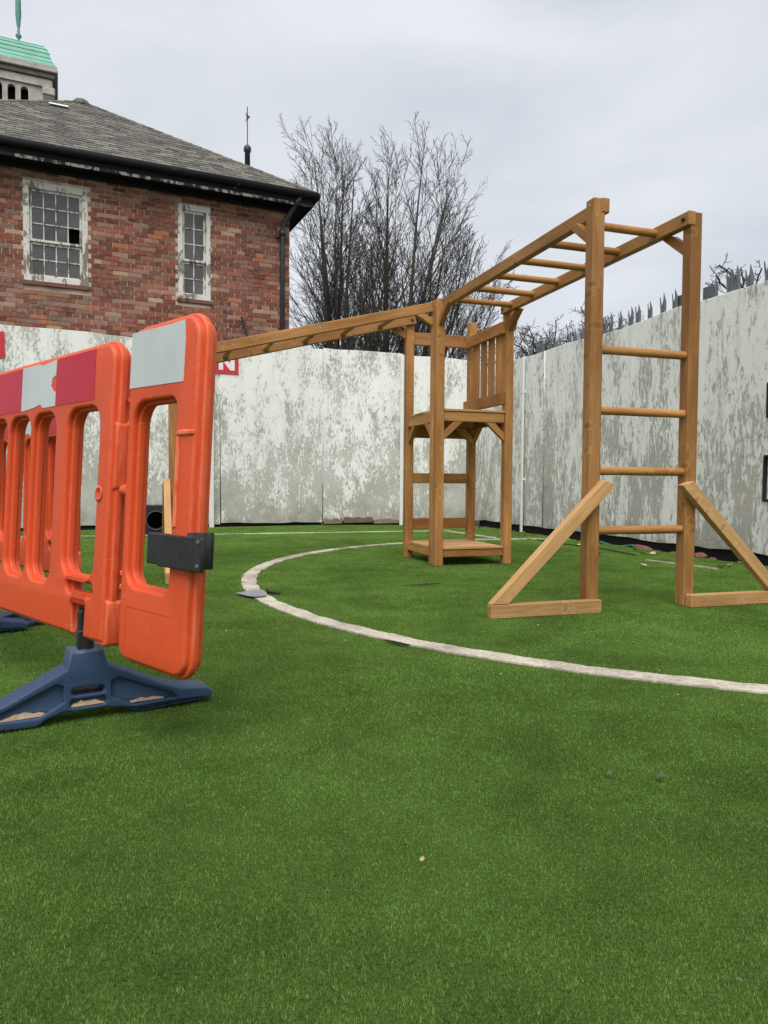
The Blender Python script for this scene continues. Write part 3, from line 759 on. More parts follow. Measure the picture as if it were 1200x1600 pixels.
# patched slate (pale sheet near the apex)
meshobj('roof_patch', box_mesh((-.17, -.07, .032), (.17, .10, .040), .002), M_WPVC, roof, MH @ TF @ Matrix.Translation((-.42, HF * .775, .02)) @ Matrix.Rotation(R(-3), 4, 'X'))
# downpipe
dp = meshobj('downpipe', tube_mesh([(-.10, ZT + .13, -OV - .06), (-.04, ZT + .02, -OV - .02), (.13, ZT - .30, -.10), (.155, ZT - .42, -.085), (.16, .1, -.085)], .042, 10, 'downpipe'), M_PIPE, hs, MH, True)
for z in (ZT - .47, ZT - 2.28):
    meshobj('collar', tube_mesh([(.158, z - .05, -.085), (.158, z + .05, -.085)], .055, 10), M_PIPE, dp, MH, True)
    meshobj('bracket', box_mesh((.06, z - .075, -.06), (.26, z - .02, -.010), .004), M_PIPE, dp, MH)
ab = meshobj('air_brick', box_mesh((.74, 5.30, -.010), (.955, 5.365, .0), .002), M_BRK, hs, MH)
bm = bmesh.new()
for i in range(8):
    for j in range(3): bm_box(bm, (.753 + i * .025, 5.308 + j * .019, -.0125), (.766 + i * .025, 5.320 + j * .019, -.0105))
meshobj('vent_hole', bm_mesh(bm, 'vent_hole'), M_VOID, ab, MH, kind='stuff')
meshobj('iron_rod', tube_mesh([(.90, 3.54, -.09), (.79, 3.20, -.09), (.76, 2.9, -.03)], .021, 6), M_PIPE, hs, MH)
# flue with weather vane
FP = Vector((-2.74, 14.45, 0)); fl = empty('roof_flue', FP + Vector((0, 0, 6.3)), label='black roof flue topped by a thin weather vane', cat='flue')
MF = Matrix.Translation(FP)
meshobj('pipe', lathe_mesh([(.06, 6.2), (.052, 7.14), (.072, 7.16), (.075, 7.23), (.05, 7.27), (.02, 7.29)], 10), M_PIPE, fl, MF, True)
meshobj('rod', tube_mesh([(0, 0, 7.3), (.0, 0, 8.02)], .010, 6), M_PIPE, fl, MF)
meshobj('arrow', prism_mesh([(-.04, 7.74), (.06, 7.83), (.015, 7.86), (-.03, 7.92), (-.015, 7.80)], -.005, .005), M_PIPE, fl, frameM(FP, (1, .0, 0), (0, 0, 1)))

# ------------------------------------------------------------------ bell tower with copper dome
TC = Vector((-20.0, 40.0, 0)); TW = 1.72
tw = empty('bell_tower', TC, label='stone bell tower with green copper dome and arched openings', cat='tower')
MT = frameM(TC, HD, HB)                 # local x along the face, y away, z up
ZC = 22.62
def tbox(name, half, z0, z1, mat, bev=.02): return meshobj(name, box_mesh((-half, -half, z0), (half, half, z1), bev), mat, tw, MT)
tbox('lower_shaft', TW - .10, 0, ZC - 3.9, M_STONED)
MFt = MT @ Matrix.Translation((0, -(TW - .10), 0)) @ Matrix.Rotation(R(90), 4, 'X')
ax = [-.92, -.31, .30]; ay0, ay1 = ZC - 2.7, ZC - 1.42
def arch(cx): return [(cx - .18, ay0), (cx + .18, ay0)] + [(cx + .18 * math.cos(R(t)), ay1 + .18 * math.sin(R(t))) for t in range(0, 181, 20)]
for k in range(4):
    Mr = MT @ Matrix.Rotation(R(90 * k), 4, 'Z') @ Matrix.Translation((0, -(TW - .12), 0)) @ Matrix.Rotation(R(90), 4, 'X')
    meshobj('belfry_face', sheet([[(-1.25, ZC - 3.9), (1.25, ZC - 3.9), (1.25, ZC - .62), (-1.25, ZC - .62)]] + [arch(c - .0) for c in ax], -.3, .0, .01), M_STONE, tw, Mr)
    meshobj('frieze', box_mesh((-TW + .1, ZC - 1.00, -.2), (TW - .1, ZC - .64, .06), .012), M_STONE, tw, Mr)
    meshobj('string_course', box_mesh((-TW + .1, ZC - 1.08, -.2), (TW - .1, ZC - 1.005, .10), .01), M_STONE, tw, Mr)
tbox('inner_dark', TW - .62, ZC - 3.9, ZC - .9, M_VOID, 0)
for sx in (-1, 1):
    for sy in (-1, 1):
        m = box_mesh((sx * 1.46 - .26, sy * 1.46 - .26, ZC - 3.9), (sx * 1.46 + .26, sy * 1.46 + .26, ZC - 1.50), .02); meshobj('corner_pier', m, M_STONED, tw, MT)
        meshobj('capital', box_mesh((sx * 1.46 - .31, sy * 1.46 - .31, ZC - 1.495), (sx * 1.46 + .31, sy * 1.46 + .31, ZC - 1.09), .05), M_STONE, tw, MT)
tbox('cornice', TW + .05, ZC - .62, ZC - .36, M_STONED, .03); tbox('cornice', TW + .20, ZC - .355, ZC - .17, M_STONE, .03); tbox('cornice', TW + .16, ZC - .165, ZC, M_STONE, .02)
prof = [(1.82, ZC + .0), (1.80, ZC + .10), (1.68, ZC + .24), (1.58, ZC + .50), (1.52, ZC + .76), (1.42, ZC + 1.00), (1.24, ZC + 1.22), (.92, ZC + 1.40), (.48, ZC + 1.52), (.06, ZC + 1.58)]
bm = bmesh.new(); rings = [[bm.verts.new((sx * h, sy * h, z)) for sx, sy in ((-1, -1), (1, -1), (1, 1), (-1, 1))] for h, z in prof]
for a, b in zip(rings, rings[1:]):
    for i in range(4): bm.faces.new((a[i], a[(i + 1) % 4], b[(i + 1) % 4], b[i]))
bm.faces.new(rings[0][::-1]); bm.faces.new(rings[-1]); dome = meshobj('dome', bm_mesh(bm, 'dome'), M_COPPER, tw, MT)
for h, z in prof[2:-1]:
    for k in range(4):
        Mr = MT @ Matrix.Rotation(R(90 * k), 4, 'Z')
        meshobj('seam', box_mesh((-h - .01, -h - .02, z - .018), (h + .01, -h + .02, z + .018), .006), M_COPPERD, dome, Mr)
fin = [(.16, 0), (.10, .10), (.05, .22), (.10, .30), (.05, .38), (.06, .45), (.15, .56), (.155, .64), (.06, .76), (.09, .84), (.05, .94), (.10, 1.2), (.145, 1.7), (.14, 2.4), (.09, 3.6), (.03, 5.2)]
meshobj('finial', lathe_mesh([(r, ZC + 1.54 + z) for r, z in fin], 10), M_COPPERD, tw, MT, True)

# ------------------------------------------------------------------ bare trees
def rot_about(d, axis, a): return Matrix.Rotation(a, 3, axis) @ d
class Tree:
    def __init__(s, seed): s.r = random.Random(seed); s.v = {0: [], 1: []}; s.f = {0: [], 1: []}
    def tube(s, pts, rads, seg, lay):
        V, F = s.v[lay], s.f[lay]; base = len(V); a = None
        for i, p in enumerate(pts):
            d = (pts[min(i + 1, len(pts) - 1)] - pts[max(i - 1, 0)]); d.normalize()
            a = d.orthogonal().normalized() if a is None else (a - d * a.dot(d)).normalized()
            b = d.cross(a)
            for k in range(seg):
                t = 2 * math.pi * k / seg; q = p + rads[i] * (math.cos(t) * a + math.sin(t) * b); V.append((q.x, q.y, q.z))
        for i in range(len(pts) - 1):
            o = base + i * seg
            for k in range(seg): F.append((o + k, o + (k + 1) % seg, o + seg + (k + 1) % seg, o + seg + k))
    def branch(s, p, d, ln, r0, lev, spec):
        r = s.r; sp = spec[lev]; n = sp['n']; pts = [p.copy()]; rads = [r0]; dirs = [d.copy()]
        for i in range(n):
            d = (d + Vector((r.gauss(0, sp['wob']), r.gauss(0, sp['wob']), r.gauss(0, sp['wob'] * .6) + sp['up']))).normalized()
            p = p + d * (ln / n); pts.append(p.copy()); rads.append(max(sp['rmin'], r0 * (1 - (i + 1) / n * sp['taper']))); dirs.append(d.copy())
        s.tube(pts, rads, sp['seg'], sp['lay'])
        if lev + 1 < len(spec):
            for k in range(sp['kids']):
                t = sp['t0'] + (1 - sp['t0']) * (k + r.random()) / sp['kids']; f = t * n; i = min(n - 1, int(f)); q = pts[i].lerp(pts[i + 1], f - i)
                ax = dirs[i].orthogonal(); ax = rot_about(ax, dirs[i], r.uniform(0, 2 * math.pi))
                nd = rot_about(dirs[i], ax.normalized(), R(r.uniform(*sp['ang'])))
                rr = rads[i] * r.uniform(.28, .50); s.branch(q, nd, ln * r.uniform(*sp['kl']) * (1.15 - .55 * t), max(rr, spec[lev + 1]['rmin']), lev + 1, spec)
    def build(s, name, loc, label, mat, group=None):
        t = empty(name, loc, label=label, cat='tree', group=group)
        for lay, nm in ((0, 'trunk'), (1, 'crown')):
            me = bpy.data.meshes.new(nm); me.from_pydata(s.v[lay], [], s.f[lay]); meshobj(nm, me, mat, t, Matrix.Translation(loc), True)
        return t
FAN = [dict(n=9, wob=.026, up=.020, taper=.90, rmin=.010, seg=6, lay=0, kids=19, t0=.22, ang=(18, 42), kl=(.22, .38)),
       dict(n=6, wob=.055, up=.045, taper=.85, rmin=.0070, seg=4, lay=1, kids=8, t0=.15, ang=(20, 46), kl=(.26, .46)),
       dict(n=4, wob=.08, up=.06, taper=.8, rmin=.0045, seg=3, lay=1, kids=4, t0=.15, ang=(18, 45), kl=(.30, .55)),
       dict(n=3, wob=.10, up=.03, taper=.6, rmin=.0040, seg=3, lay=1, kids=0, t0=.2, ang=(20, 50), kl=(.3, .5))]
def fan_tree(seed, loc, leaders, label):
    t = Tree(seed); r = t.r
    t.tube([Vector((0, 0, -.1)), Vector((.02, .03, .6)), Vector((.0, .0, 1.5))], [.42, .34, .30], 9, 0)
    for (ax_, ay_, ln, rad) in leaders:
        p = Vector((r.uniform(-.15, .15), r.uniform(-.15, .15), r.uniform(.9, 1.45)))
        d = Vector((math.sin(R(ax_)), math.sin(R(ay_)), 1)); d.z = math.cos(R(ax_)) ; d.normalize()
        t.branch(p, d, ln, rad, 0, FAN)
    return t.build('bare_tree', loc, label, M_BARK, 'bare trees behind the white wall')
fan_tree(5, Vector((-1.10, 17.6, 0)), [(-4, 8, 5.6, .060), (-5, -8, 6.5, .075), (-4, 4, 7.3, .085), (-1, -6, 6.3, .080), (2, 7, 7.4, .085), (5, -4, 6.6, .080), (9, 5, 5.7, .070), (13, -3, 5.2, .060), (-3, 0, 4.3, .05), (7, 9, 5.0, .05)], 'tall bare tree with many upright stems beside the brick house')
fan_tree(8, Vector((.10, 18.3, 0)), [(-9, 6, 5.7, .070), (-5, -8, 6.6, .090), (0, 6, 7.3, .105), (4, -5, 7.3, .10), (8, 6, 7.0, .095), (12, -6, 6.7, .085), (17, 4, 6.4, .08), (22, -3, 5.7, .07), (28, 5, 5.3, .06), (35, -4, 4.8, .05)], 'broad bare tree fanning out above the sloping ladder')
fan_tree(14, Vector((.95, 19.0, 0)), [(-6, 4, 5.2, .07), (3, -6, 5.7, .08), (11, 6, 5.6, .075), (20, -5, 5.2, .065), (30, 4, 4.7, .055), (42, -3, 4.0, .045)], 'lower bare tree spreading behind the slatted tower side')
fan_tree(21, Vector((-.75, 20.2, 0)), [(-10, 4, 5.0, .06), (-4, -6, 5.6, .07), (2, 6, 5.9, .07), (9, -5, 5.5, .07), (16, 4, 5.0, .06)], 'smaller bare tree half hidden between two taller ones')
OAK = [dict(n=7, wob=.17, up=.03, taper=.75, rmin=.03, seg=6, lay=0, kids=11, t0=.2, ang=(28, 65), kl=(.35, .62)),
       dict(n=6, wob=.24, up=.05, taper=.8, rmin=.020, seg=4, lay=1, kids=7, t0=.2, ang=(30, 70), kl=(.32, .58)),
       dict(n=5, wob=.30, up=.05, taper=.75, rmin=.010, seg=3, lay=1, kids=6, t0=.2, ang=(30, 75), kl=(.35, .6)),
       dict(n=3, wob=.30, up=.06, taper=.6, rmin=.007, seg=3, lay=1, kids=0, t0=.2, ang=(30, 60), kl=(.3, .5))]
def oak(seed, loc, h, label, nl=6, sc=1.0):
    t = Tree(seed); r = t.r
    t.tube([Vector((0, 0, -.1)), Vector((.05, 0, h * .22)), Vector((0, .05, h * .42))], [.30, .24, .20], 8, 0)
    for k in range(nl):
        a = 2 * math.pi * (k + r.random() * .6) / nl; tilt = R(r.uniform(14, 58))
        t.branch(Vector((0, 0, h * r.uniform(.30, .42))), Vector((math.cos(a) * math.sin(tilt), math.sin(a) * math.sin(tilt), math.cos(tilt))), h * r.uniform(.38, .58), .11, 0, OAK)
    return t.build('gnarled_tree', loc, label, M_BARK2, 'gnarled trees beyond the spiked wall')
oak(31, Vector((6.1, 24.5, 0)), 7.2, 'gnarled bare tree beyond the wall, seen left of the tall ladder posts')
oak(35, Vector((8.9, 26.5, 0)), 7.7, 'gnarled bare tree beyond the wall, seen between the ladder posts')
oak(39, Vector((10.1, 18.2, 0)), 6.9, 'gnarled bare tree rising over the spikes beside the outer ladder post', 7)

# ------------------------------------------------------------------ wooden climbing frame
YAW = .31109; FO = Vector((1.0176, 3.5754, 0)); sp_, W_, L1, DT, HH = .068, .587, 2.034, .681, 2.048
cf = empty('climbing_frame', FO, YAW, label='wooden climbing frame with monkey bars, deck tower and sloping ladder', cat='climbing frame')
MFR = WM[cf]
def timber(name, p0, p1, wd, ht, mat=M_WOOD, upd=(0, 0, 1), bev=.004, parent=None):
    """a sawn timber centred on p0-p1 (frame coordinates): ht along upd, wd across"""
    p0, p1 = Vector(p0), Vector(p1); ln = (p1 - p0).length
    me = box_mesh((-ln / 2, -ht / 2, -wd / 2), (ln / 2, ht / 2, wd / 2), bev, name)
    return meshobj(name, me, mat, parent or cf, MFR @ frameM((p0 + p1) / 2, p1 - p0, upd))
def post(a, b, h, nm='post'):
    return timber(nm, (a + sp_ / 2, b + sp_ / 2, 0), (a + sp_ / 2, b + sp_ / 2, h), sp_, sp_, M_WOOD, (0, 1, 0), .005)
def rung(p0, p1, r=.0218):
    p0, p1 = Vector(p0), Vector(p1); ln = (p1 - p0).length
    me = tube_mesh([(-ln / 2, 0, 0), (-ln / 4, .0008, 0), (0, .0, .001), (ln / 4, 0, 0), (ln / 2, 0, 0)], [r, r * .985, r, r * .99, r], 14, 'rung')
    o = meshobj('rung', me, M_WOOD, cf, MFR @ frameM((p0 + p1) / 2, p1 - p0, (0, 0, 1))); smooth_angle(o); return o
def bolt(p, nrm, r=.0125):
    me = lathe_mesh([(r, 0), (r * .98, .004), (r * .75, .010), (r * .2, .013)], 10, 'bolt_cap')
    q = Vector(nrm).to_track_quat('Z', 'Y').to_matrix().to_4x4()
    o = meshobj('bolt_cap', me, M_BLKPL, cf, MFR @ Matrix.Translation(p) @ q, True)
def screw(p, nrm):
    me = lathe_mesh([(.0042, 0), (.0035, .0015)], 8, 'screw')
    meshobj('screw', me, M_SCREW, cf, MFR @ Matrix.Translation(p) @ Vector(nrm).to_track_quat('Z', 'Y').to_matrix().to_4x4())
for a, b in ((0, 0), (W_, 0), (0, L1), (0, L1 + sp_ + .004), (W_, L1), (0, L1 + DT), (W_, L1 + DT)): post(a, b, HH)
BM, BH = .045, .072
for a in (sp_, W_): timber('beam', (a, -.004, HH + .002 - BH / 2), (a, L1 + sp_ - .004, HH + .002 - BH / 2), BM, BH)
for i in range(6): rung((sp_ + .012, .2575 + .333 * i, HH - .034), (W_ - .012, .2575 + .333 * i, HH - .034))
for z in (.4058, .7079, 1.0109, 1.3147): rung((sp_ - .012, sp_ / 2, z), (W_ + .016, sp_ / 2, z))
def knee(origin, hx, th_axis, th, leg=(.177, .140), mat=M_WOOD, name='knee_brace', wid=.076):
    """45 degree strut under a beam: origin at the inner corner, hx horizontal direction away from the post"""
    poly = [(0, -leg[1]), (leg[0], 0), (leg[0] - wid, 0), (0, -leg[1] + wid * .8)]
    # local frame runs along the strut so the grain follows it
    d = Vector((leg[0], leg[1])); ang = math.atan2(d.y, d.x); c, s_ = math.cos(ang), math.sin(ang)
    pl = [(x * c + (y + leg[1]) * s_, -x * s_ + (y + leg[1]) * c) for x, y in poly]
    hx = Vector(hx); xdir = hx * c + Vector((0, 0, 1)) * s_; ydir = -hx * s_ + Vector((0, 0, 1)) * c
    o = Vector(origin) - Vector((0, 0, leg[1]))
    return meshobj(name, prism_mesh(pl, -th / 2, th / 2, .003, name), mat, cf, MFR @ frameM(o, xdir, ydir))
zb = HH + .002 - BH
for a in (.034, W_ + .034):
    knee((a, sp_, zb), (0, 1, 0), 0, .042); knee((a, L1, zb), (0, -1, 0), 0, .042)
# sloping ladder to the left
SLO = .256; AE = -1.947
zf = lambda a: 2.036 + SLO * a
timber('beam', (-.001, L1 + sp_ + .036, zf(0) - .037), (AE + sp_ - .012, L1 + sp_ + .036, zf(AE + sp_) - .037), BM, BH, M_WOOD, (0, 0, 1))
timber('beam', (.066, L1 + DT - .014, 2.050 + SLO * .06 - .037), (AE, L1 + DT - .014, 2.050 + SLO * AE - .037), BM, BH, M_WOOD, (0, 0, 1))
for a in (-.2549, -.572, -.888, -1.204, -1.520, -1.80): rung((a, L1 + sp_ + .03, 2.008 + SLO * a), (a, L1 + DT - .02, 2.012 + SLO * a))
for b in (L1 + sp_ + .004, L1 + DT): post(AE, b, zf(AE) + .004)
for z in (.4058, .7079, 1.0109): rung((AE + sp_ / 2, L1 + 2 * sp_ - .01, z), (AE + sp_ / 2, L1 + DT + .012, z))
knee((0, L1 + sp_ + .036, zf(0) - .078), (-1, 0, 0), 0, .040, (.19, .105)); knee((0, L1 + DT + .034, 2.050 - .080), (-1, 0, 0), 0, .040, (.19, .105))
# decks
def deck(zt, zr0):
    for k, (a, b0, b1) in enumerate(((.036, L1 + 2 * sp_ + .006, L1 + DT - .002), (W_ + .034, L1 + sp_ + .002, L1 + DT - .002))):
        timber('joist', (a, b0, (zr0 + zt - .019) / 2), (a, b1, (zr0 + zt - .019) / 2), .040, zt - .019 - zr0)
    n = 7; w0 = (DT + sp_ * .7) / n
    for i in range(n):
        b = L1 + w0 * (i + .5); a0, a1 = (.06, W_ - .002) if sp_ * .2 < w0 * i < DT - .05 else (sp_ + .003, W_ - .003)
        if i > 1 and i < n - 1: a0 = .014
        timber('deck_board', (a0, b, zt - .009), (a1, b, zt - .009), w0 - .004, .018, M_WOODL, (0, 0, 1), .002)
    for b in (L1 + .03, L1 + DT - .06):
        timber('cross_bearer', (sp_ + .004, b, (zr0 + zt - .019) / 2 + .001), (W_ - .004, b, (zr0 + zt - .019) / 2 + .001), .040, zt - .021 - zr0)
deck(1.2155, 1.118); deck(.146, .066)
for org, hx in (((.036, L1 + DT, 1.118), (0, -1, 0)), ((.036, L1 + 2 * sp_ + .004, 1.118), (0, 1, 0)), ((W_ + .034, L1 + DT, 1.118), (0, -1, 0)), ((W_ + .034, L1 + sp_, 1.118), (0, 1, 0)), ((sp_, L1 + .03, 1.118), (1, 0, 0)), ((W_, L1 + DT - .06, 1.118), (-1, 0, 0)), ((W_, L1 + .03, 1.118), (-1, 0, 0))):
    knee(org, hx, 0, .040, (.16, .145))
for z0, z1 in ((1.825, 1.931), (1.032, 1.128), (.640, .728), (.247, .338)):
    timber('rail', (sp_ - .001, L1 + DT + .034, (z0 + z1) / 2), (W_ + .001, L1 + DT + .034, (z0 + z1) / 2), .034, z1 - z0)
for z0, z1 in ((1.818, 1.914), (1.266, 1.360)):
    timber('guard_rail', (W_ - .0175, L1 + .012, (z0 + z1) / 2), (W_ - .0175, L1 + DT + sp_ - .006, (z0 + z1) / 2), .034, z1 - z0)
for b0, b1 in ((2.112, 2.222), (2.252, 2.362), (2.392, 2.502), (2.532, 2.655)):
    timber('slat', (W_ + .006, (b0 + b1) / 2, 1.27), (W_ + .006, (b0 + b1) / 2, 1.905), .010, b1 - b0, M_WOOD, (0, 1, 0), .002)
# feet: ground plank and raking strut on the outside of each ladder end
def rake(org, hx, nrm, run=.55, ztop=.66, thick=.046):
    """org: ground point on outer face of the post at its inner edge; hx away from the ladder; nrm outward"""
    org, hx, nrm = Vector(org), Vector(hx), Vector(nrm); mid = org + nrm * (thick / 2 + .001)
    timber('ground_plank', mid - hx * .058 + Vector((0, 0, .0335)), mid + hx * run + Vector((0, 0, .0335)), thick, .067, M_WOODL)
    a0 = Vector((-.058, ztop)); a1 = Vector((run, .0685))
    d = (a0 - a1).normalized(); n2 = Vector((d.y, -d.x)); n2 = n2 if n2.y > 0 else -n2
    wdt = .064; P = lambda v: (((v - a1).dot(d)), ((v - a1).dot(n2)))
    bl = a1; br = a1 - Vector((wdt / abs(d.y), 0)); tl = a0; 
    tr = a0 - n2 * wdt
    bl2 = bl; poly = [P(bl2), P(br), P(tr + d * .005), P(tr + d * .035), P(tl + d * .002)]
    x3 = hx * d.x + Vector((0, 0, 1)) * d.y; y3 = hx * n2.x + Vector((0, 0, 1)) * n2.y
    o3 = mid + hx * a1.x + Vector((0, 0, a1.y))
    meshobj('raking_strut', prism_mesh(poly, -thick / 2, thick / 2, .003, 'raking_strut'), M_WOODL, cf, MFR @ frameM(o3, x3, y3))
rake((0, 0, 0), (-1, 0, 0), (0, -1, 0)); rake((W_ + sp_, 0, 0), (1, 0, 0), (0, -1, 0), .56)
rake((AE, L1 + sp_ + .004, 0), (0, -1, 0), (-1, 0, 0)); rake((AE, L1 + DT + sp_, 0), (0, 1, 0), (-1, 0, 0))
bolt((W_ - .0225, .035, HH - .032), (-1, 0, 0)); bolt((sp_ + .0225, .03, HH - .04), (1, 0, 0))
bolt((.034, L1 + DT - .0365, 2.02), (0, -1, 0)); bolt((W_ - .0225, L1 + .03, HH - .034), (-1, 0, 0))
bolt((W_ + .014, L1 + sp_ + .04, 1.17), (-1, 0, 0)); bolt((.30, L1 + DT - .081, 1.16), (0, -1, 0)); bolt((W_ + .012, L1 + DT - .1, 1.165), (-1, 0, 0))
for a in (-.2549, -.888, -1.204, -1.520): screw((a, L1 + sp_ + .0134, 2.003 + SLO * a), (0, -1, 0))
for p in ((.02, L1 - .0005, 1.17), (.05, L1 - .0005, 1.17), (.02, L1 - .0005, .10), (.05, L1 - .0005, .095), (.02, -.0005, 1.96)): screw(p, (0, -1, 0))
for p in ((-.0005, .034, HH - .03), (-.0005, L1 + .03, HH - .05), (-.0005, L1 + DT + .03, 1.15), (-.0005, L1 + DT + .03, .10)): screw(p, (-1, 0, 0))
for a in (.02, .045): screw((a, -.0475, .05 if a < .03 else .022), (0, -1, 0))

# ------------------------------------------------------------------ orange barriers
BD = Vector((-.727, .687, 0)).normalized(); BN = Vector((.687, .727, 0)).normalized()
def lean_up(deg): return (Vector((0, 0, 1)) * math.cos(R(deg)) + BN * math.sin(R(deg))).normalized()
TH = .052
def shell(outer, holes, T=TH, inset=.010):
    """hollow moulding: a full-size middle band and slightly smaller front and back skins"""
    def grow(lp, d):
        n = len(lp); out = []
        for i in range(n):
            p0, p1, p2 = Vector(lp[i - 1]), Vector(lp[i]), Vector(lp[(i + 1) % n])
            t = (p2 - p0); t = t.normalized() if t.length > 1e-9 else Vector((1, 0)); out.append((p1.x + t.y * d, p1.y - t.x * d))
        return out
    mid = sheet([outer] + holes, T * .30, T * .70, .006, 2)
    skin = sheet([grow(outer, -inset)] + [grow(h, inset * .8) for h in holes], 0, T, .009, 3)
    return join([mid, skin], 'panel')
def foot(parent, M, sand=True):
    hp = [(.125, .0), (.335, .010), (.341, .028), (.325, .042), (.25, .050), (.19, .072), (.052, .140), (.041, .185)]
    prof = hp[:0] + [(-x, y) for x, y in hp[:1]] + [(-.10, .016), (-.06, .028), (.06, .028), (.10, .016)] + hp + [(-x, y) for x, y in hp[:0:-1]]
    recR = [(.235, .026), (.22, .042), (.18, .058), (.078, .104), (.060, .098), (.060, .055), (.085, .042), (.12, .024)]
    recL = [(-x, y) for x, y in recR[::-1]]
    slot = rrect(-.040, .068, .042, .088, .009, 4); scoop = rrect(-.045, .036, .045, .060, .011, 4)
    skin = sheet([prof, recL, recR, slot, scoop], -.046, .046, .006, 2)
    prof2 = [(x * .985, y * .97 + .002) for x, y in prof]
    core = sheet([prof2, slot], -.030, .030, .004, 1)
    o = meshobj('foot', join([skin, core], 'foot'), M_BLUE, parent, M); smooth_angle(o, 40)
    pegm = join([sheet([rrect(-.017, .18, .017, .292, .013, 5)], -.017, .017, .005, 2), sheet([rrect(-.020, .18, .020, .236, .006, 2)], -.020, .020, .003, 1)], 'peg')
    meshobj('peg', pegm, M_BLKPL, o, M @ Matrix.Translation((-.0, 0, .0)))
    if sand:
        for (x0, x1, y0, a) in ((-.21, -.095, .026, .013), (-.042, .042, .038, .016), (.10, .20, .027, .009)):
            pts = [(x0 + (x1 - x0) * i / 10, y0) for i in range(11)] + [(x1 + (x0 - x1) * i / 10, y0 + a * math.sin(math.pi * (i + .3) / 10.6) * rnd.uniform(.5, 1.1) + .001) for i in range(11)]
            meshobj('sand', prism_mesh(pts, .024, .039), M_SAND, o, M)
    return o
K = .935
B0 = Vector((-.7125, 1.8046, .219)); LB = 1.637; HB_ = .79
def barrier(B0, bd, up, label, group, foots, sandy=True, leanN=None):
    t = empty('traffic_barrier', (B0.x, B0.y, 0), label=label, cat='barrier', group=group)
    Mb = frameM(B0, bd, up)
    outer = rrect(0, 0, LB, HB_, [.02, .02, .06, .06], 6)
    notch = lambda c_: [(c_ - .031, 0.), (c_ - .031, .09), (c_ - .022, .108), (c_ + .022, .108), (c_ + .031, .09), (c_ + .031, 0.)]
    fl_ = sorted(f_[0] for f_ in foots); outer = outer[:7 - 1 + 1] + notch(fl_[0]) + notch(fl_[1]) + outer[7:]
    sl = [(.084, .268), (.360, .516), (.547, .706), (.739, .898), (.931, 1.09), (1.121, 1.277), (1.369, 1.553)]
    holes = [rrect(a, .170 if i_ in (0, 6) else .134, b, .614, .045, 5) for i_, (a, b) in enumerate(sl)]
    for a in (.084, LB - .23): holes.append(rrect(a + .0, .124, a + .145, .146, .008, 3))
    # peg slots in the skirt
    pan = meshobj('panel', shell(outer, holes), M_ORANGE, t, Mb); smooth_angle(pan, 40)
    for z in ((-.0012, .0028), (TH - .0028, TH + .0012)):
        x = .112; k = 0
        while x < LB - .12:
            x1 = min(x + (.248 if k % 2 == 0 else .257), LB - .112); top, bot = .772, .638
            if k % 2 == 0: pts = [(x, bot), (x1, bot), (x1, top), (x, top)]
            else: pts = [(x, bot), (x + .09, bot), (x + .11, bot + .012), (x + .15, bot + .006), (x1 - .02, bot), (x1, bot), (x1, top), (x + .13, top), (x + .1, top - .006), (x, top), (x + .004, top - .045), (x + .028, top - .052), (x + .034, top - .075), (x + .012, top - .095), (x + .002, top - .09)]
            if x1 - x > .03: meshobj('reflective_strip', prism_mesh(pts, *z), M_FRED if k % 2 == 0 else M_FWHITE, pan, Mb)
            x = x1 + .0005; k += 1
    # connector pocket and lugs at the end
    meshobj('end_block', sheet([rrect(-.004, .40, .055, .575, .012, 3)], .010, TH - .004, .005, 2), M_ORANGE, pan, Mb)
    meshobj('end_block', sheet([rrect(-.004, .0, .06, .118, .012, 3)], .006, TH - .003, .005, 2), M_ORANGE, pan, Mb)
    o = meshobj('socket', lathe_mesh([(.020, 0), (.021, .002), (.015, .003), (.013, .001)], 14), M_ORANGE, pan, Mb @ Matrix.Translation((.058, .39, .0)) @ Matrix.Rotation(R(180), 4, 'X'), True)
    for (tt, fdir) in foots:
        p = B0 + bd * tt + Vector((0, 0, 0)); c = p + up.cross(bd) * -.0 + (Vector((bd.y, -bd.x, 0)) * 1) * (-TH * -.5)
        c.z = 0.004
        foot(pan, frameM(c, fdir, (0, 0, 1)), sandy)
    return t
FD = Vector((.853, .522, 0)).normalized()
bar1 = barrier(B0, BD, lean_up(3.4), 'orange plastic barrier with red and white strip on blue foot', 'orange barriers', [(.157, FD), (1.55, FD)])
bar2 = barrier(Vector((-1.36, 3.10, .215)), BD, lean_up(1.0), 'orange plastic barrier standing behind the nearer one, seen through its slots', 'orange barriers', [(.16, FD), (1.35, FD)], False)

# narrow end panel hooked to the first barrier
G0 = Vector((-.6545, 1.7765, .190)) + BD * .034; GU = lean_up(3.4)
gp = empty('barrier_end_panel', (G0.x, G0.y, 0), label='narrow orange barrier panel with plain white reflector and black clamp', cat='barrier')
MG = frameM(G0, -BD, GU)               # local z now faces the camera; mesh runs 0 .. -TH
GW, GH = .330, .840
holes = [rrect(.042, .198, .230, .640, [.04, .02, .02, .045], 5)]
me = shell(rrect(0, 0, GW, GH, [.05, .055, .065, .05], 6), holes, TH)
me.transform(Matrix.Translation((0, 0, -TH)))
gpan = meshobj('panel', me, M_ORANGE, gp, MG); smooth_angle(gpan, 40)
meshobj('reflector', prism_mesh([(.014, .684), (.266, .680), (.268, .775), (.262, .822), (.20, .820), (.016, .823)], -.002, .0014), M_FWHITE, gpan, MG)
M_OLINE = plain('orange_parting_line', (.50, .060, .015), .5)
meshobj('moulded_line', box_mesh((.045, .140, -.002), (.25, .1422, .0006)), M_OLINE, gpan, MG); meshobj('moulded_line', box_mesh((.045, .03, -.002), (.047, .1395, .0006)), M_OLINE, gpan, MG)
meshobj('side_pocket', box_mesh((.250, .345, -.020), (.262, .555, .0045), .003), M_ORANGE, gpan, MG)
